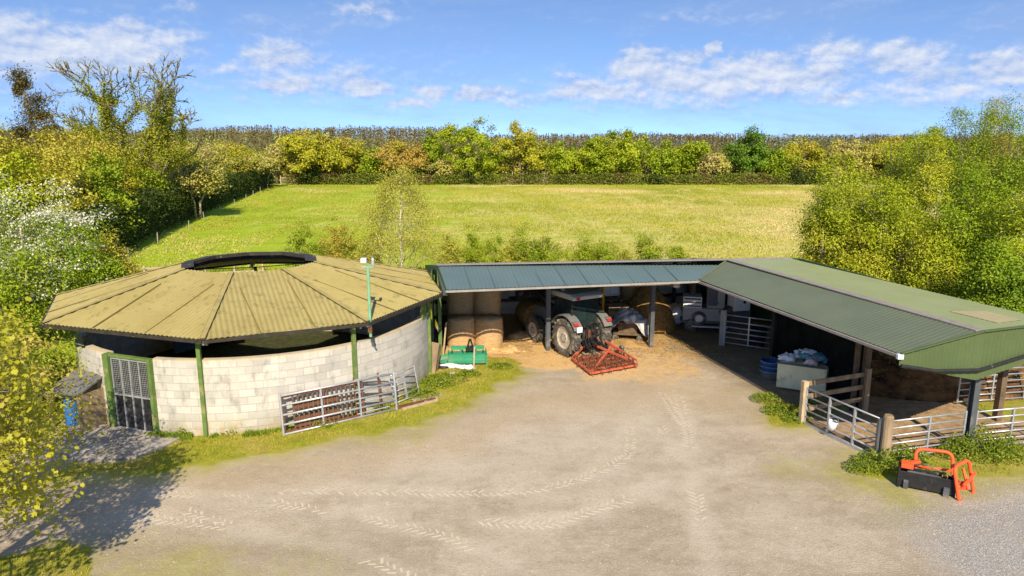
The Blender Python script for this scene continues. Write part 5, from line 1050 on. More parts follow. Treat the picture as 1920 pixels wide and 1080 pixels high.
mb.build('paling', 'timber_pale', e); mb = MB(); mb.bar((0, .06, 2.1), (46, .06, 2.1), .06, .08); mb.bar((0, .06, 1.4), (46, .06, 1.4), .06, .08); mb.bar((0, .3, .6), (46, .3, .6), .3, 1.2); mb.build('rail', 'timber', e)
# ------------------------------------------------------------------ vegetation
M['lf_bright'] = leafmat('leaf_bright_yellow_green', (0.16, 0.235, 0.008), (0.37, 0.40, 0.018), low=.25)
M['lf_yellow'] = leafmat('leaf_new_yellow', (0.27, 0.275, 0.018), (0.47, 0.43, 0.045), (0.42, 0.34, 0.07), low=.8, trans=.4)
M['lf_green'] = leafmat('leaf_deep_green', (0.07, 0.15, 0.010), (0.155, 0.255, 0.018), low=.3)
M['lf_mid'] = leafmat('leaf_mid_green', (0.12, 0.19, 0.008), (0.34, 0.40, 0.02), low=.3)
M['lf_olive'] = leafmat('leaf_olive', (0.25, 0.26, 0.012), (0.44, 0.41, 0.03), (0.42, 0.36, 0.05), low=.2)
M['lf_brown'] = leafmat('leaf_orange_brown', (0.32, 0.22, 0.04), (0.48, 0.35, 0.07), (0.40, 0.34, 0.04), low=.2)
M['lf_pale'] = leafmat('leaf_pale_olive', (0.30, 0.28, 0.05), (0.46, 0.42, 0.10), (0.40, 0.33, 0.12), low=.25)
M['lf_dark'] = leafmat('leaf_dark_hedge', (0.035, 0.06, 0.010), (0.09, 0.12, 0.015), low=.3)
M['lf_hedge'] = leafmat('leaf_low_hedge', (0.11, 0.14, 0.018), (0.20, 0.22, 0.03), (0.20, 0.15, 0.05), low=.2)
M['lf_willow'] = leafmat('leaf_willow', (0.16, 0.215, 0.008), (0.43, 0.465, 0.02), (0.38, 0.37, 0.025), low=.5)
M['lf_vivid'] = leafmat('leaf_vivid_green', (0.105, 0.185, 0.008), (0.29, 0.37, 0.015), low=.4)
M['lf_ivy'] = leafmat('leaf_ivy', (0.15, 0.18, 0.012), (0.36, 0.36, 0.03), low=.5)
M['lf_conifer'] = leafmat('needle_brown_green', (0.055, 0.05, 0.018), (0.14, 0.11, 0.035), low=.3, trans=.1)
M['lf_wood'] = leafmat('far_wood_twigs', (0.10, 0.08, 0.035), (0.18, 0.145, 0.06), (0.13, 0.135, 0.045), low=.022, trans=.1)
M['lf_birch'] = leafmat('leaf_birch', (0.33, 0.33, 0.035), (0.50, 0.46, 0.08), low=.6, trans=.4)
M['blossom'] = leafmat('white_blossom', (0.62, 0.60, 0.44), (0.85, 0.82, 0.70), low=1.5, trans=.3)
M['grassblade'] = leafmat('grass_blade', (0.20, 0.235, 0.012), (0.37, 0.345, 0.035), (0.42, 0.33, 0.07), low=1.1, trans=.35)
M['nettle'] = leafmat('nettle_leaf', (0.11, 0.175, 0.012), (0.26, 0.30, 0.03), low=1.4, trans=.3)

def leaf_quads(rs, C, size, aspect=1.6, up=0.0, droop=0.0, out=None):
    n = len(C); q = rs.normal(size=(n, 3)); q[:, 2] = q[:, 2] * (1 - .5 * up) - droop
    oc = np.zeros((n, 3)) if out is None else (C - out[0]) / out[1]
    nv_ = rs.normal(size=(n, 3)) * .62 + np.array([0, 0, .55]) + oc * .8; nv_ /= np.linalg.norm(nv_, axis=1)[:, None] + 1e-9
    a = q - nv_ * np.sum(q * nv_, 1)[:, None]; a /= np.linalg.norm(a, axis=1)[:, None] + 1e-9
    b_ = np.cross(nv_, a); b_ /= np.linalg.norm(b_, axis=1)[:, None] + 1e-9
    s = size * rs.uniform(.6, 1.3, n)[:, None]
    nr = np.cross(a, b_) * s * .18
    return np.stack([C - a * s * .5, C + b_ * s * .5 / aspect + nr, C + a * s * .5, C - b_ * s * .5 / aspect + nr], 1).reshape(-1, 3)
def add_leaves(name, V_, mat, parent): n = len(V_) // 4; return raw_mesh(name, V_, np.arange(4 * n).reshape(-1, 4), mat, parent)
def tree(name, label, cat, x, y, h, w, z0, mat, ncl=60, per=60, leaf=.3, clump=.7, seed=0, trunk=.25, bark='bark', nb=14, group=None, d=None, top=.5, stems=1, z_base=0, aspect=1.5, flat=.75, extra=None, lobes=.28, ground=0.0, blossom=None, lean=(0, 0)):
    rs = np.random.default_rng(seed); d = d or w; e = empty(name, (x, y, ground), 0, label, cat, group)
    u = rs.normal(size=(ncl, 3)); u /= np.linalg.norm(u, axis=1)[:, None]; rad = rs.random(ncl) ** (1 / 2.3)
    az_ = np.arctan2(u[:, 1], u[:, 0]); ph = rs.uniform(0, 6.28, 4)
    lob = 1 + lobes * (np.sin(2 * az_ + ph[0] + 2 * u[:, 2]) * .5 + np.sin(3 * az_ + ph[1]) * .35 + np.sin(5 * u[:, 2] + ph[2] + az_) * .5)
    r = u * np.minimum(rad * lob, 1.06)[:, None]
    if stems >= 6:
        kp = ~((r[:, 1] < .1) & (np.abs(r[:, 0]) < .6) & (r[:, 2] > -.75) & (r[:, 2] < .15) & (rs.random(ncl) < .62)); r = r[kp]; ncl = len(r)
    zc = z0 + (h - z0) * (.5 - (top - .5) * .3); zr = (h - z0) / 2
    wz = 1 - .35 * np.clip(r[:, 2], 0, 1) ** 1.5 * (1 if top < .6 else .2)
    C = np.stack([r[:, 0] * w / 2 * wz + lean[0] * (r[:, 2] + 1) / 2, r[:, 1] * d / 2 * wz + lean[1] * (r[:, 2] + 1) / 2, zc + r[:, 2] * zr], 1); C[:, 2] = np.maximum(C[:, 2], max(.15, z0 * .8))
    cl = clump * rs.uniform(.6, 1.3, ncl)
    nper = np.maximum(6, (per * rs.uniform(.5, 1.4, ncl)).astype(int)); idx = np.repeat(np.arange(ncl), nper)
    o = np.clip(rs.normal(size=(len(idx), 3)) * .45, -.95, .95); Lf = C[idx] + o * cl[idx][:, None] * np.array([1, 1, flat]); Lf[:, 2] = np.maximum(Lf[:, 2], .05)
    CC = C[idx]
    if blossom:
        hi = (C[:, 2] > zc - zr * .35) & (rs.random(ncl) < blossom) ; m_ = hi[idx] & (o[:, 2] > -.15)
        m_ &= rs.random(len(m_)) < .8
        add_leaves('blossom', leaf_quads(rs, Lf[m_] + np.array([0, 0, .08]), leaf * .8, 1.1), 'blossom', e); Lf = Lf[~m_]; CC = CC[~m_]
    add_leaves('crown', leaf_quads(rs, Lf, leaf, aspect, out=(C[idx_l] , cl[idx_l][:, None] * 1.2)) if False else leaf_quads(rs, Lf, leaf, aspect, out=(CC * .55 + np.array([0, 0, zc]) * .45, np.maximum(.6 * w * .5, clump))), mat, e)
    mb = MB(); order = np.argsort(rs.random(ncl))[:nb]; st_ = []
    for k in range(stems):
        a = 2 * math.pi * k / max(1, stems) + seed; sp = 0 if stems == 1 else w * .10
        bx, by = sp * math.cos(a) * .5, sp * math.sin(a) * .5; tx, ty = (0, 0) if stems == 1 else (w * .28 * math.cos(a), d * .28 * math.sin(a)); hh_ = zc + zr * (.45 if stems == 1 else .35)
        pts = [Vector((bx, by, -.1)), Vector((bx * 1.2 + rs.normal() * .05 * w * .1, by * 1.2, hh_ * .33)), Vector((bx + tx * .5 + rs.normal() * w * .02, by + ty * .5 + rs.normal() * w * .02, hh_ * .66)), Vector((tx + lean[0] * .6, ty + lean[1] * .6, hh_))]
        rd = trunk / math.sqrt(stems); mb.tube(pts, [rd * 1.25, rd, rd * .7, rd * .25], 7); st_.append(pts)
    for i in order:
        c = Vector(C[i]); pts = st_[int(i) % stems]; f = min(.92, max(.25, (c.z * .7) / pts[-1].z)); q = f * 3; k = min(2, int(q)); s_ = pts[k].lerp(pts[k + 1], q - k)
        m1 = s_.lerp(c, .5) + Vector((0, 0, -.06 * (c - s_).length)) + Vector(rs.normal(size=3) * .06 * w * .2); rb = trunk * .34 * (1.1 - f * .7) / math.sqrt(stems) * 1.2
        mb.tube([s_, m1, c], [rb, rb * .6, rb * .2], 5)
        for _ in range(2): cc = c + Vector(rs.normal(size=3)) * clump * .6; mb.tube([m1.lerp(c, .5), cc], [rb * .3, rb * .1], 4)
    mb.build('trunk', bark, e, smooth=True)
    return e

# far side of the meadow: hedgerow trees, photographed size -> metres at 147 m
D0 = 147.0; k_ = D0 / FPX
def fx(px, Y): return (px - 960) / FPX * (Y * CP + 1.6)
def topz(py, Y): return CAMH - Y * math.tan(PITCH + math.atan((py - 540) / FPX))
far = [(575, 252, 105, 'lf_olive', 'tall yellow olive tree'), (655, 264, 90, 'lf_olive', 'rounded yellow olive tree'), (700, 285, 60, 'lf_mid', 'small mid green tree'), (752, 268, 88, 'lf_brown', 'orange brown spreading tree'), (808, 254, 48, 'lf_mid', 'slim light green tree'),
       (885, 231, 122, 'lf_bright', 'tall vivid green oak, open crowned,'), (975, 236, 92, 'lf_olive', 'tall thin crowned grey green oak'), (1058, 266, 92, 'lf_bright', 'rounded yellow green oak'), (1118, 262, 70, 'lf_bright', 'yellow green oak merging with its neighbours'), (1168, 240, 100, 'lf_bright', 'broadest bright yellow green oak'),
       (1243, 275, 62, 'lf_mid', 'small yellow green tree'), (1292, 266, 66, 'lf_bright', 'neat bright yellow green tree'), (1405, 251, 86, 'lf_green', 'rounded deep green tree'), (1335, 295, 50, 'lf_pale', 'low pale bush'), (1505, 272, 90, 'lf_olive', 'olive brown tree'), (1460, 285, 50, 'lf_mid', 'small green tree'), (1585, 262, 90, 'lf_pale', 'pale brown tree'), (1660, 262, 100, 'lf_olive', 'olive tree'), (1750, 250, 110, 'lf_mid', 'green tree'), (520, 275, 60, 'lf_pale', 'pale tree by the far gate'), (610, 262, 55, 'lf_pale', 'thin pale tree'), (840, 300, 60, 'lf_pale', 'low pale green bush'), (925, 285, 50, 'lf_bright', 'small bright tree under the tall oak')]
for i, (px, py, wd, m_, lb) in enumerate(far):
    Y = D0 + (i * 37 % 5) * .8 + (3 if 'thin pale' in lb else 0); w = wd * k_ * 1.12; h_ = topz(py, Y) * 1.06; sparse = 'open' in lb or 'thin' in lb; g_ = 'hedgerow trees across the meadow'
    where = 'at the left end of the far hedgerow' if px < 620 else 'left of centre in the far hedgerow' if px < 820 else 'near the middle of the far hedgerow' if px < 1060 else 'right of centre in the far hedgerow' if px < 1320 else 'towards the right end of the far hedgerow'
    tree('oak_tree' if 'oak' in lb else 'hedgerow_tree', lb + ' ' + where.replace('the far hedgerow', 'the far row'), 'tree', fx(px, Y), Y, h_, w, 1.6 if not sparse else 2.5, m_, ncl=int(70 * max(.5, wd / 90)) if not sparse else 70, per=150 if not sparse else 130, leaf=.40, clump=1.3, seed=100 + i, trunk=.32, nb=12, group=g_, top=.65 if 'oak' in lb else .5, lobes=.26)
# the hedge itself along the far side, and the dark hedge down the left
def hedge(name, label, pts, hgt_, wid, mat, n, leaf, seed, hv=.25):
    rs = np.random.default_rng(seed); P_ = np.array(pts, float); seg = np.linalg.norm(np.diff(P_, axis=0), axis=1); cum = np.concatenate([[0], np.cumsum(seg)]); t = rs.random(n) * cum[-1]
    k = np.clip(np.searchsorted(cum, t) - 1, 0, len(seg) - 1); f = (t - cum[k]) / seg[k]; c = P_[k] + (P_[k + 1] - P_[k]) * f[:, None]; dv = (P_[k + 1] - P_[k]) / seg[k][:, None]
    top_ = hgt_ * (1 + hv * 2 * (fbm(t, t * 0, 4.0, seed) - .5) + hv * (fbm(t, t * 0 + 9, 1.2, seed + 3) - .5)); zz_ = rs.random(n) ** .8; off = rs.normal(size=n) * .5 * wid * (1 - .35 * zz_ ** 3); off = np.clip(off, -wid, wid)
    C = np.stack([c[:, 0] - dv[:, 1] * off, c[:, 1] + dv[:, 0] * off, zz_ * top_ + .05], 1)
    e = empty(name, (0, 0, 0), 0, label, 'hedge'); o = add_leaves('foliage', leaf_quads(rs, C, leaf), mat, e)
    mb = MB()
    for i in range(int(cum[-1] / (3.0 if leaf > .3 else 1.2))):
        tt = rs.random() * cum[-1]; kk = min(len(seg) - 1, max(0, np.searchsorted(cum, tt) - 1)); q = P_[kk] + (P_[kk + 1] - P_[kk]) * ((tt - cum[kk]) / seg[kk]); mb.tube([(q[0], q[1], 0), (q[0] + rs.normal() * .3, q[1] + rs.normal() * .3, hgt_ * .85)], [.07, .02], 4)
    mb.build('stems', 'bark', e); return e
hedge('hedge', 'low green brown hedge along the far side of the meadow', [(-46, 146), (-20, 145.5), (10, 145), (40, 145), (62, 145), (110, 143)], 2.1, 1.1, 'lf_hedge', 30000, .34, 1, .3)
hedge('hedge', 'taller rough hedge behind the hedgerow trees across the meadow', [(-60, 154), (-20, 153), (40, 153), (120, 153)], 4.6, 1.6, 'lf_hedge', 34000, .5, 6, .45)
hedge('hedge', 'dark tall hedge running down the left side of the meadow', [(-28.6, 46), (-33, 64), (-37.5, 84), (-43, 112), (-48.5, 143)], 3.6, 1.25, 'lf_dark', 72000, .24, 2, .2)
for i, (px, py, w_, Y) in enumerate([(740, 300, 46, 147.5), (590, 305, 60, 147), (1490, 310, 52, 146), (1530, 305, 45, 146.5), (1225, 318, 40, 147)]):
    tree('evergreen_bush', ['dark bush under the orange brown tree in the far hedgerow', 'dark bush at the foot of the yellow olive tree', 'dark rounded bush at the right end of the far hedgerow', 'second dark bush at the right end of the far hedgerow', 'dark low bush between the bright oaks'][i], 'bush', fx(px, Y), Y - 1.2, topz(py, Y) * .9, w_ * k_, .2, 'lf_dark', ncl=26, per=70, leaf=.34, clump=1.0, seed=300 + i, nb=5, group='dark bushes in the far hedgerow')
# conifer wood beyond
rs = np.random.default_rng(12); T = []
n = 5600; tx = rs.uniform(-330, 420, n); ty = 235 + 150 * rs.random(n) ** 1.2
Vs = []
FB = fbm(tx + 400, ty * 0 + 3, 34, 95)
for i in range(n):
    X, Y = tx[i], ty[i]; a_px = 960 + X / Y * FPX; top_py = np.interp(a_px, [300, 500, 830, 900, 1300, 1700, 2000], [243, 238, 243, 252, 252, 256, 254]) + rs.normal() * 1.8 + (5 if Y < 290 else 0) + (FB[i] - .5) * 16
    H_ = topz(top_py, Y) * 1.0; H_ = max(H_, 8) ; m_ = 52; tt = rs.random(m_) ** .75; kind = rs.random() < .5; rad = (1 - tt) * (2.0 if kind else 0) + (0 if kind else 3.2 * np.sqrt(np.clip(1 - (2 * tt - 1) ** 2, 0, 1)))
    a_ = rs.uniform(0, 6.28, m_); C = np.stack([X + rad * np.cos(a_) * rs.uniform(.2, 1, m_), Y + rad * np.sin(a_), 2 + (H_ - 2) * tt], 1); Vs.append(C)
nb_ = 30000; bx_ = rs.uniform(-340, 430, nb_); by_ = rs.uniform(270, 400, nb_); bt = np.interp(960 + bx_ / by_ * FPX, [300, 500, 830, 900, 1300, 1700, 2000], [252, 248, 252, 260, 260, 264, 262]); bh = CAMH - by_ * np.tan(PITCH + np.arctan((bt - 540) / FPX))
Vs.append(np.stack([bx_, by_, rs.random(nb_) ** .6 * np.maximum(bh, 6)], 1)); C = np.concatenate(Vs); o = raw_mesh('conifer_wood', leaf_quads(rs, C, 0.80, 2.4, droop=-.6), np.arange(4 * len(C)).reshape(-1, 4), 'lf_wood'); tag(o, 'distant brown green conifer wood closing the horizon', 'wood', kind='stuff')
# scrub between the hedgerow and the wood
n = 26000; X = rs.uniform(-260, 330, n); Y = rs.uniform(160, 236, n); top_ = 4.0 + 4.0 * fbm(X + 300, Y, 14, 31) * (Y - 120) / 100; Z = rs.random(n) ** .7 * top_
M['lf_scrub'] = leafmat('scrub', (0.13, 0.115, 0.03), (0.25, 0.22, 0.05), (0.19, 0.20, 0.04), low=.03, trans=.15)
o = raw_mesh('scrub_belt', leaf_quads(rs, np.stack([X, Y, Z], 1), 1.5, 1.4), np.arange(4 * n).reshape(-1, 4), 'lf_scrub'); tag(o, 'belt of mixed scrub between the hedgerow and the distant wood', 'scrub', kind='stuff')

# ------------------------------------------------------------------ left tree mass
lt = [(-5, 232, 66, 150, 'lf_olive'), (60, 240, 70, 150, 'lf_olive'), (140, 238, 72, 150, 'lf_olive'), (190, 252, 66, 130, 'lf_olive'), (300, 246, 90, 110, 'lf_olive'), (-80, 215, 60, 160, 'lf_olive'), (30, 285, 50, 150, 'lf_willow'), (115, 282, 52, 150, 'lf_olive'), (200, 290, 56, 120, 'lf_mid'), (350, 262, 100, 90, 'lf_pale'),
      (400, 268, 108, 90, 'lf_pale'), (436, 268, 118, 80, 'lf_olive'), (470, 282, 128, 60, 'lf_pale'), (370, 305, 80, 110, 'lf_pale'), (270, 318, 70, 100, 'lf_mid'), (500, 290, 136, 50, 'lf_pale'), (325, 290, 86, 60, 'lf_brown')]
names = ['tree at the far left edge behind the blossom', 'tree left of the dark conifer above the blossom', 'tree between the dark conifer and the bare ivy oak', 'tree in front of the bare ivy oak', 'tree right of the bare ivy oak', 'tree beyond the left edge', 'lower tree behind the left hawthorn', 'lower tree behind the gap between the hawthorns', 'green lower tree at the foot of the ivy oak', 'sandy tree rising behind the dark hedge', 'sandy tree beyond the first along the dark hedge', 'rounded yellow tree standing behind the hedge', 'sandy small tree near the far end of the hedge', 'low sandy bush hanging over the dark hedge', 'leafy bush at the near end of the dark hedge', 'last pale tree at the far end of the dark hedge', 'brownish twiggy tree behind the hedge']
for i, (px, py, Y, wd, m_) in enumerate(lt):
    w = wd * Y / FPX; h_ = topz(py, Y); tree('field_tree', ('olive yellow ' if m_ == 'lf_olive' else '') + names[i], 'tree', fx(px, Y), Y, h_, w, 2.9 if px >= 300 else .5, m_, ncl=130, per=95 if Y < 75 else 75, leaf=.21 if Y < 75 else .27, clump=w * .16, seed=400 + i, trunk=.22, nb=26, group='trees along the left of the meadow', bark='bark_pale' if m_ in ('lf_pale', 'lf_brown') else 'bark', stems=3 if i % 2 else 1, lobes=.3)

def fractal(rs, p, d, length, r, depth, segs, tips, bend=.28, up=.1, split=(2, 3), shrink=.72, spread=.55, minr=.012):
    n = 3; pts = [p]; rr_ = [r]
    for i in range(n):
        d = (d + Vector(rs.normal(size=3)) * bend * .5 + Vector((0, 0, up))).normalized(); p = p + d * (length / n); pts.append(p); rr_.append(r * (1 - .35 * (i + 1) / n))
    segs.append((pts, rr_, depth))
    if depth == 0: tips.append(p); return
    k = rs.integers(split[0], split[1] + 1)
    for j in range(k):
        a = rs.uniform(0, 6.28); o = d.orthogonal().normalized(); o = Matrix.Rotation(a, 3, d) @ o; nd_ = (d + o * rs.uniform(.5, 1.1) * spread * 2).normalized()
        fractal(rs, pts[-1] if j < 2 else pts[2], nd_, length * rs.uniform(.8, 1.1) * shrink, max(minr, rr_[-1] * rs.uniform(.6, .8)), depth - 1, segs, tips, bend, up, split, shrink, spread, minr)
# the big bare oak wrapped in ivy
rs = np.random.default_rng(77); Y = 75; X = fx(252, Y); e = empty('ivy_oak', (X, Y, 0), 0, 'large half bare oak with ivy covered limbs rising above the left trees', 'tree')
segs, tips = [], []
mbT = MB(); mbT.tube([(0, 0, -.2), (.1, 0, 3), (0, 0, 6)], [.9, .7, .6], 10)
for dx, dy, up_, ln, r0 in ((-.85, .1, .95, 3.5, .42), (-.4, -.2, 1.2, 3.7, .38), (.1, .2, 1.3, 3.7, .46), (.75, -.1, .85, 3.7, .38), (1.25, .1, .7, 3.8, .44), (-1.3, 0, .5, 3.2, .28), (1.2, .3, .22, 3.0, .2)):
    fractal(rs, Vector((dx * .4, dy * .4, 5.2)), Vector((dx, dy, up_)).normalized(), ln * 1.22, r0 * 1.1, 5, segs, tips, bend=.38, up=.06, shrink=.70, spread=.36, minr=.045)
for pts, rr_, dp in segs: mbT.tube(pts, rr_, 6 if dp > 2 else 4)
mbT.build('trunk', 'bark', e, smooth=True)
C = []
for pts, rr_, dp in segs:
    if dp >= 2:
        for a_, b__ in zip(pts[:-1], pts[1:]):
            for _ in range({5: 560, 4: 280, 3: 70, 2: 10}[dp]): q = a_.lerp(b__, rs.random()) + Vector(rs.normal(size=3)) * {5: .52, 4: .38, 3: .25, 2: .16}[dp]; C.append(q)
for _ in range(3000): C.append(Vector((rs.normal() * .9, rs.normal() * .9, rs.uniform(1, 7.5))))
add_leaves('ivy', leaf_quads(rs, np.array([tuple(q) for q in C]), .2), 'lf_ivy', e)
C = np.repeat(np.array([tuple(q) for q in tips]), 3, axis=0); C += rs.normal(size=C.shape) * .22
add_leaves('crown', leaf_quads(rs, C, .15), 'lf_ivy', e)
# dark conifer on the skyline
rs = np.random.default_rng(9); Y = 76; X = fx(84, Y); e = empty('old_conifer', (X, Y, 0), 0, 'ragged dark old conifer with a broken top on the left skyline', 'tree'); H_ = topz(128, Y)
mb = MB(); mb.tube([(0.2, 0, 0), (0.1, 0, H_ * .6), (-.6, 0, H_ * .92)], [.35, .22, .06], 7); Cs = []
for (cx_, cz_, w_, h_) in ((-.75, H_ * .95, .85, .75), (-.45, H_ * .90, .6, .5), (-1.0, H_ * .86, .35, .5), (.7, H_ * .80, 1.2, .7), (.3, H_ * .74, 1.1, .8), (1.3, H_ * .70, .8, .4), (0, H_ * .66, 1.4, .8), (-1.4, H_ * .60, .8, .5), (.8, H_ * .58, 1.5, .8), (0, H_ * .5, 2.0, 1.0), (1.9, H_ * .62, .6, .2), (1.6, H_ * .5, .8, .5), (-1.9, H_ * .52, .5, .5)):
    mb.tube([(0, 0, cz_ - .4), (cx_, 0, cz_)], [.09, .03], 5); Cs.append(np.array([cx_, 0, cz_]) + rs.normal(size=(800, 3)) * .5 * np.array([w_ * 1.35, w_ * .9, h_ * 1.15]))
mb.build('trunk', 'bark', e); add_leaves('crown', leaf_quads(rs, np.concatenate(Cs), .24, 2.4, droop=.4), 'lf_conifer', e)

# hawthorns in blossom and shrubs behind the round pen
hw = [(35, 345, 33, 200, .8, 'left hawthorn covered in white blossom at the picture edge'), (140, 350, 34, 150, .85, 'right hawthorn covered in white blossom above the round roof'), (50, 440, 29, 170, .4, 'lower hawthorn with patches of blossom in front of the others')]
for i, (px, py, Y, wd, bl, lb) in enumerate(hw):
    tree('hawthorn', lb, 'tree', fx(px, Y), Y, topz(py, Y), wd * Y / FPX, .3, 'lf_mid', ncl=110, per=170, leaf=.11, clump=.75, seed=500 + i, trunk=.16, nb=24, stems=3, group='hawthorns in white blossom', blossom=bl, bark='bark_pale')
sh_ = [(160, 418, 31.5, 120, 'lf_vivid', 'bright green shrub in front of the right hawthorn'), (100, 480, 29.5, 120, 'lf_vivid', 'green shrub with a few flowers behind the round roof'), (215, 432, 33, 46, 'lf_yellow', 'slender yellow green sapling above the round roof'), (248, 465, 33.5, 40, 'lf_yellow', 'small yellow green shoot beside the timber fence'), (200, 470, 32, 80, 'lf_vivid', 'low green shrub before the timber fence'), (20, 500, 27, 100, 'lf_mid', 'dark green bush at the left edge behind the round pen')]
for i, (px, py, Y, wd, m_, lb) in enumerate(sh_):
    tree('shrub', lb, 'shrub', fx(px, Y), Y, topz(py, Y), wd * Y / FPX, .2, m_, ncl=46, per=110, leaf=.11, clump=.62, seed=520 + i, trunk=.07, nb=18, stems=4, group='shrubs behind the round pen', bark='bark_pale', blossom=.15 if m_ == 'lf_vivid' else None)
# birch and saplings behind the shed
rs = np.random.default_rng(21); Y = 37; e = empty('birch', (fx(752, Y), Y, 0), 0, 'airy young birch with a pale trunk rising behind the shed and round roof', 'tree'); segs, tips = [], []; H_ = topz(338, Y)
tp_ = [Vector((0, 0, 0)), Vector((.1, 0, H_ * .3)), Vector((.05, 0, H_ * .6)), Vector((.25, 0, H_ * .97))]
for i in range(46):
    f = rs.uniform(.10, .97); k = min(2, int(f * 3)); s_ = tp_[k].lerp(tp_[k + 1], f * 3 - k); a_ = rs.uniform(0, 6.28); ln = (1.0 if f > .75 else 1.35) * (1.12 - f * .62) * 1.3
    fractal(rs, s_, Vector((math.cos(a_), math.sin(a_), .85)).normalized(), ln * .8, .022, 2, segs, tips, bend=.4, up=.05, shrink=.72, spread=.45, minr=.006)
mb = MB(); mb.tube(tp_, [.085, .06, .04, .012], 8); mb.tube([(0, 0, .3), (-.5, 0, 2.0), (-1.2, 0, 3.6)], [.05, .035, .01], 6); mb.build('trunk', 'bark_birch', e, smooth=True)
mb = MB()
for pts, rr_, dp in segs: mb.tube(pts, rr_, 4)
mb.build('branches', 'bark_pale', e)
C = np.repeat(np.array([tuple(q) for q in tips]), 64, axis=0); C = C + rs.normal(size=C.shape) * np.array([.22, .22, .26]) - np.array([0, 0, .12])
add_leaves('crown', leaf_quads(rs, C, .075, 1.4), 'lf_birch', e)
sp = [(575, 430, 52, 'lf_mid'), (636, 410, 50, 'lf_brown'), (665, 440, 40, 'lf_birch'), (700, 440, 40, 'lf_birch'), (845, 440, 40, 'lf_birch'), (885, 425, 38, 'lf_bright'), (930, 432, 50, 'lf_bright'), (985, 432, 48, 'lf_bright'), (1035, 440, 56, 'lf_bright'), (1095, 448, 38, 'lf_bright'), (1132, 444, 44, 'lf_bright'), (1165, 462, 36, 'lf_birch'), (1210, 442, 42, 'lf_bright'), (1266, 452, 32, 'lf_bright'), (610, 455, 45, 'lf_birch'), (960, 450, 50, 'lf_birch'), (1010, 452, 40, 'lf_mid')]
for i, (px, py, wd, m_) in enumerate(sp):
    Y = 38 + (i * 7 % 4) * .5; tree('sapling', {'lf_mid': 'dark green', 'lf_brown': 'brown leaved', 'lf_birch': 'pale yellow', 'lf_bright': 'fresh green'}[m_] + ' young sapling in the row behind the shed, number %s from the left' % ['one', 'three', 'four', 'five', 'six', 'seven', 'eight', 'ten', 'twelve', 'thirteen', 'fourteen', 'fifteen', 'sixteen', 'seventeen', 'two', 'nine', 'eleven'][i], 'sapling', fx(px, Y), Y, topz(py, Y) * 1.03, wd * 1.35 * Y / FPX, .1, m_, ncl=70, per=100, leaf=.085, clump=.36, seed=560 + i, trunk=.03, nb=12, stems=3, group='saplings behind the shed', top=.4)
# ------------------------------------------------------------------ right tree mass
rt = [(1560, 285, 34, 160, 'lf_willow', 'rounded willow at the left of the right hand trees'), (1640, 350, 31.5, 170, 'lf_willow', 'low leafy willow behind the green roof ridge'), (1700, 255, 35, 150, 'lf_willow', 'willow with pale stems showing behind the green roof'), (1540, 355, 33, 110, 'lf_willow', 'outermost thin willow reaching over the meadow'), (1780, 205, 36, 160, 'lf_mid', 'tall dark leaved tree in the middle of the right group'), (1875, 178, 34, 215, 'lf_vivid', 'tallest vivid green tree at the right edge'),
      (1800, 330, 29, 160, 'lf_vivid', 'mid height green tree in front of the tall ones at right'), (1900, 330, 27, 170, 'lf_willow', 'orange twigged willow at the right edge'), (1740, 430, 29, 140, 'lf_willow', 'low willow scrub just behind the green roof'), (1860, 460, 25, 150, 'lf_vivid', 'lowest leafy bush at the right edge behind the roof'), (1960, 200, 36, 180, 'lf_mid', 'big green tree beyond the right edge'), (1820, 200, 40, 90, 'lf_olive', 'slim feathery tree poking above the right group'), (1660, 290, 38, 110, 'lf_mid', 'green tree behind the pale stemmed willow'), (1610, 440, 31, 110, 'lf_willow', 'low leafy bush at the end of the shed roof')]
for i, (px, py, Y, wd, m_, lb) in enumerate(rt):
    tree('willow' if 'willow' in lb else 'broadleaf_tree', lb, 'tree', fx(px, Y), Y, topz(py, Y), wd * Y / FPX, .3, m_, ncl=160, per=190, leaf=.10, clump=.66, seed=600 + i, trunk=.2, nb=46, stems=6 if 'willow' in lb else 2, group='trees behind the livestock shed', bark='bark_pale' if 'willow' in lb else 'bark', top=.45, lobes=.32, aspect=1.9)
# wispy shoots on the skyline at right
rs = np.random.default_rng(3)
for j, (px, py, Y) in enumerate([(1795, 178, 37), (1850, 180, 38), (1700, 244, 36), (1660, 254, 37)]):
    e = empty('feathery_shoots', (fx(px, Y), Y, 0), 0, 'wispy upright shoots %s' % ['topping the tall trees at right', 'second tuft on the tall trees at right', 'above the pale stemmed willow', 'thin tuft left of the pale stemmed willow', 'thin tuft over the rounded willow'][j], 'tree', 'wispy shoots on the right skyline'); H_ = topz(py, Y); mb = MB(); C = []
    for k in range(9):
        dx = rs.normal() * .45; hh_ = H_ * rs.uniform(.9, 1.0); mb.tube([(0, 0, 0), (dx * .5, 0, hh_ * .6), (dx * 1.5, rs.normal() * .2, hh_)], [.05, .03, .008], 4)
        for _ in range(170): f = rs.uniform(.6, 1.0); C.append((dx * .5 + (f - .6) / .4 * dx * 1.0 + rs.normal() * .11, rs.normal() * .2, hh_ * f))
    mb.build('trunk', 'bark', e); add_leaves('crown', leaf_quads(rs, np.array(C), .085), 'lf_mid', e)

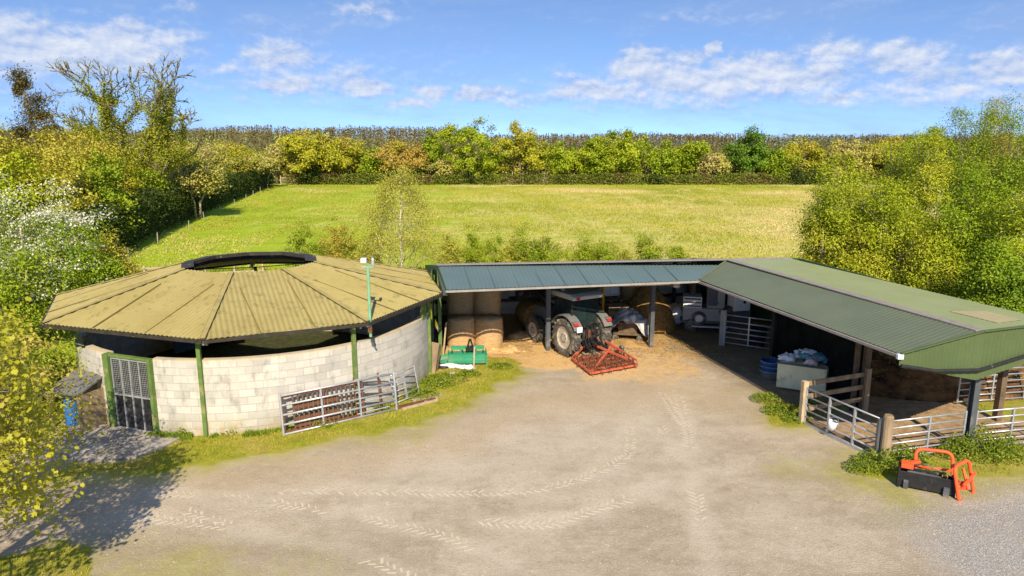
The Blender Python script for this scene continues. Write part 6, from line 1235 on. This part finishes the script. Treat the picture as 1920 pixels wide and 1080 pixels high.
# ------------------------------------------------------------------ near tree at the left edge
rs = np.random.default_rng(31); e = empty('young_maple', (-10.4, 10.6, 0), 0, 'near tree with fresh yellow leaves leaning into the left edge of the picture', 'tree'); segs, tips = [], []
mb = MB(); mb.tube([(0, 0, 0), (.2, 0, 1.4), (.5, .1, 2.8), (.7, .2, 4.6)], [.17, .13, .10, .05], 8)
for i in range(50):
    f = rs.uniform(.22, 1.0); s_ = Vector((.2 + .5 * f, .2 * f, .9 + 3.8 * f)); a_ = rs.uniform(-1.7, 1.7); dz_ = rs.uniform(-.30, .55)
    fractal(rs, s_, Vector((math.cos(a_), math.sin(a_), dz_)).normalized(), 1.05 * (1.1 - .35 * f), .034, 3, segs, tips, bend=.35, up=.02, shrink=.68, spread=.42, minr=.005)
for pts, rr_, dp in segs: mb.tube(pts, rr_, 5 if dp > 1 else 4)
mb.build('trunk', 'bark_pale', e, smooth=True)
T_ = np.array([tuple(q) for q in tips])
wx = T_[:, 0] - 10.4; wy = T_[:, 1] + 10.6; zc_ = wy * CP - (T_[:, 2] - CAMH) * SP; sxp = 960 + FPX * wx / zc_; syp = 540 - FPX * (wy * SP + (T_[:, 2] - CAMH) * CP) / zc_
C = np.repeat(T_, 9, axis=0); C = C + rs.normal(size=C.shape) * np.array([.16, .16, .12])
def lobed(rs, C, size):
    n = len(C); a = rs.normal(size=(n, 3)); a[:, 2] -= .3; a /= np.linalg.norm(a, axis=1)[:, None]; c = rs.normal(size=(n, 3)); b_ = np.cross(a, c); b_ /= np.linalg.norm(b_, axis=1)[:, None]; s = size * rs.uniform(.5, 1.25, n)[:, None]
    P8 = [(-.5, 0), (-.18, .42), (.05, .26), (.22, .40), (.5, 0), (.22, -.40), (.05, -.26), (-.18, -.42)]
    return np.stack([C + a * s * p + b_ * s * q for p, q in P8], 1).reshape(-1, 3)
V_ = lobed(rs, C, .10); raw_mesh('crown', V_, np.arange(len(V_)).reshape(-1, 8), 'lf_yellow', e)
# more trees outside the left edge, throwing their shade into the picture
tree('young_maple', 'bushy yellow leaved tree at the left edge behind the nearest branches', 'tree', -11.6, 14.6, 5.3, 3.6, .6, 'lf_yellow', ncl=60, per=100, leaf=.10, clump=.6, seed=702, trunk=.12, nb=24, stems=2, bark='bark_pale', blossom=None)
tree('shrub', 'orange twigged shrub at the left edge beside the round roof', 'shrub', -14.9, 18.9, 4.3, 3.2, .3, 'lf_yellow', ncl=60, per=110, leaf=.09, clump=.55, seed=703, trunk=.1, nb=30, stems=5, bark='bark_pale')
tree('shrub', 'dark leafy bush at the left edge behind the lean-to', 'shrub', -14.6, 21.3, 2.7, 3.0, .2, 'lf_mid', ncl=44, per=110, leaf=.09, clump=.6, seed=704, trunk=.06, nb=18, stems=4)
tree('roadside_tree', 'tree just outside the lower left corner throwing dappled shade on the gravel', 'tree', -11.2, 7.6, 6.4, 5.6, 2.0, 'lf_yellow', ncl=36, per=34, leaf=.13, clump=.7, seed=705, trunk=.2, nb=20)

# ------------------------------------------------------------------ grass, weeds
def blades(name, label, n, fn, hgt_, mat, seed, wid=.012, kind=True):
    rs = np.random.default_rng(seed); X, Y = fn(rs, n); n = len(X); a = rs.uniform(0, 6.28, n); h_ = hgt_ * rs.uniform(.35, 1.2, n); ln = rs.normal(size=(n, 2)) * .35 * h_[:, None]; w_ = wid * rs.uniform(.7, 1.4, n); z_ = .02
    c, s = np.cos(a) * w_, np.sin(a) * w_
    V_ = np.stack([np.stack([X - c, Y - s, X * 0 + z_], 1), np.stack([X + c, Y + s, X * 0 + z_], 1), np.stack([X + ln[:, 0] * .5 + c * .7, Y + ln[:, 1] * .5 + s * .7, z_ + h_ * .6], 1), np.stack([X + ln[:, 0], Y + ln[:, 1], z_ + h_], 1)], 1).reshape(-1, 3)
    o = raw_mesh(name, V_, np.arange(4 * n).reshape(-1, 4), mat); return tag(o, label, 'grass', kind='stuff')
def verge(rs, n):
    X = rs.uniform(-13, 15, n); Y = rs.uniform(7.6, 30, n); g = gmask(X, Y); k = (rs.random(n) < g) & (np.hypot(X - CX, Y - CY) > RW + .02) & (g > .7); return X[k], Y[k]
blades('grass', 'short grass of the verges and corners round the yard', 260000, verge, .065, 'grassblade', 1)
def wallweeds(rs, n):
    t = rs.uniform(R(-104), R(-14), n); r_ = RW + .05 + np.abs(rs.normal(size=n)) * .12; X = CX + r_ * np.cos(t); Y = CY + r_ * np.sin(t); k = fbm(X + 20, Y, .7, 90) > .54; return X[k], Y[k]
blades('rough_grass', 'taller weedy grass along the foot of the round wall', 9000, wallweeds, .13, 'nettle', 2, .016)
def meadowedge(rs, n):
    X = rs.uniform(-26, 20, n); Y = 36.5 + 8 * rs.random(n) ** 1.6; return X, Y
blades('meadow_grass', 'long meadow grass behind the sheds', 90000, meadowedge, .6, 'lf_bright', 3, .026)
M['field_tuft'] = leafmat('meadow_tuft', (0.21, 0.25, 0.018), (0.41, 0.37, 0.06), (0.52, 0.42, 0.19), low=.06, trans=.3)
def infield(rs, n):
    Y = 40 + 104 * rs.random(n) ** .9; X = rs.uniform(-46, 75, n); k = (X > -27 - (Y - 46) * .215) & (X < 22 + (Y - 40) * .6) & (fbm(X + 90, Y * .5, 2.2, 51) + .5 * rs.random(n) - .12 * (X < -8) > .68); return X[k], Y[k]
blades('field_tufts', 'tufts of paler and darker grass scattered over the meadow', 420000, infield, .15, 'field_tuft', 8, .05)
# nettle and dock clumps
cl = [(1650, 878, .55, .42, 'nettle clump at the foot of the round timber post'), (1615, 885, .35, .3, 'small weed clump left of the round timber post'), (1700, 872, .5, .45, 'weeds behind the black end of the bale grab'), (1790, 858, .45, .55, 'nettles behind the orange bale grab'), (1840, 858, .6, .75, 'tall nettle bed in front of the right pen gate'), (1885, 862, .5, .6, 'right end of the nettle bed'),
      (1435, 752, .4, .22, 'small tuft of grass by the stacked tubs'), (1465, 775, .5, .26, 'lush grass tuft left of the square gate post'), (1490, 790, .35, .22, 'grass at the foot of the square gate post'), (1540, 770, .6, .25, 'shaded grass under the rail fence'), (835, 715, .7, .24, 'lush weeds below the white sacks'), (815, 725, .5, .24, 'weeds by the end of the round wall'), (880, 705, .35, .2, 'weeds around the wooden stake'), (940, 690, .4, .14, 'thin weeds right of the green implement'),
      (350, 815, .25, .28, 'weed tuft between the door apron and the round wall'), (485, 800, .28, .42, 'weed clump at the foot of the dead thistle'), (515, 800, .2, .36, 'weed clump left of the leaning gate'), (430, 812, .3, .18, 'low weeds beside the green post'), (600, 795, .5, .2, 'grass growing through the leaning gate'), (790, 745, .5, .22, 'weeds beside the stone rubble'), (180, 790, .5, .3, 'weeds beside the lean-to')]
for i, (px, py, r_, h_, lb) in enumerate(cl):
    p = G(px, py); rs = np.random.default_rng(800 + i); n = int(1500 * r_ * (1 + h_)); rad = rs.random(n) ** .6 * r_; a_ = rs.uniform(0, 6.28, n); ht = h_ * (1 - (rad / r_) ** 2 * .6) * rs.random(n) ** .6 * (1 + .3 * np.sin(a_ * 3 + i))
    C = np.stack([rad * np.cos(a_) * 1.2, rad * np.sin(a_), ht + .03], 1); e = empty('weed_clump', p, 0, lb, 'weeds', 'weed clumps'); add_leaves('foliage', leaf_quads(rs, C, .075 if h_ > .3 else .06, 2.0), 'nettle', e)
    mb = MB()
    for k in range(int(8 * r_ * 2)): q = C[k * 3]; mb.tube([(q[0] * .8, q[1] * .8, 0), (q[0], q[1], q[2])], [.008, .004], 4)
    mb.build('stems', plain('weed_stem', (.25, .3, .06), .8) if i == 0 else bpy.data.materials['weed_stem'], e)
rs = np.random.default_rng(66); p = G(484, 802); e = empty('dead_thistle', p, 0, 'tall brown dead thistle standing against the round wall', 'plant'); mb = MB(); mb.tube([(0, 0, 0), (.02, 0, .5), (-.02, .02, 1.0)], [.018, .014, .006], 6); segs, tips = [], []
for i in range(10): fractal(rs, Vector((0, 0, rs.uniform(.3, .95))), Vector((rs.normal(), rs.normal() * .5, 1.4)).normalized(), .18, .008, 1, segs, tips, minr=.004)
for pts, rr_, dp in segs: mb.tube(pts, rr_, 4)
mb.build('stalk', 'bark', e); C = np.repeat(np.array([tuple(q) for q in tips]), 9, axis=0); C = C + rs.normal(size=C.shape) * .035; add_leaves('seed_heads', leaf_quads(rs, C, .045), 'lf_brown', e)
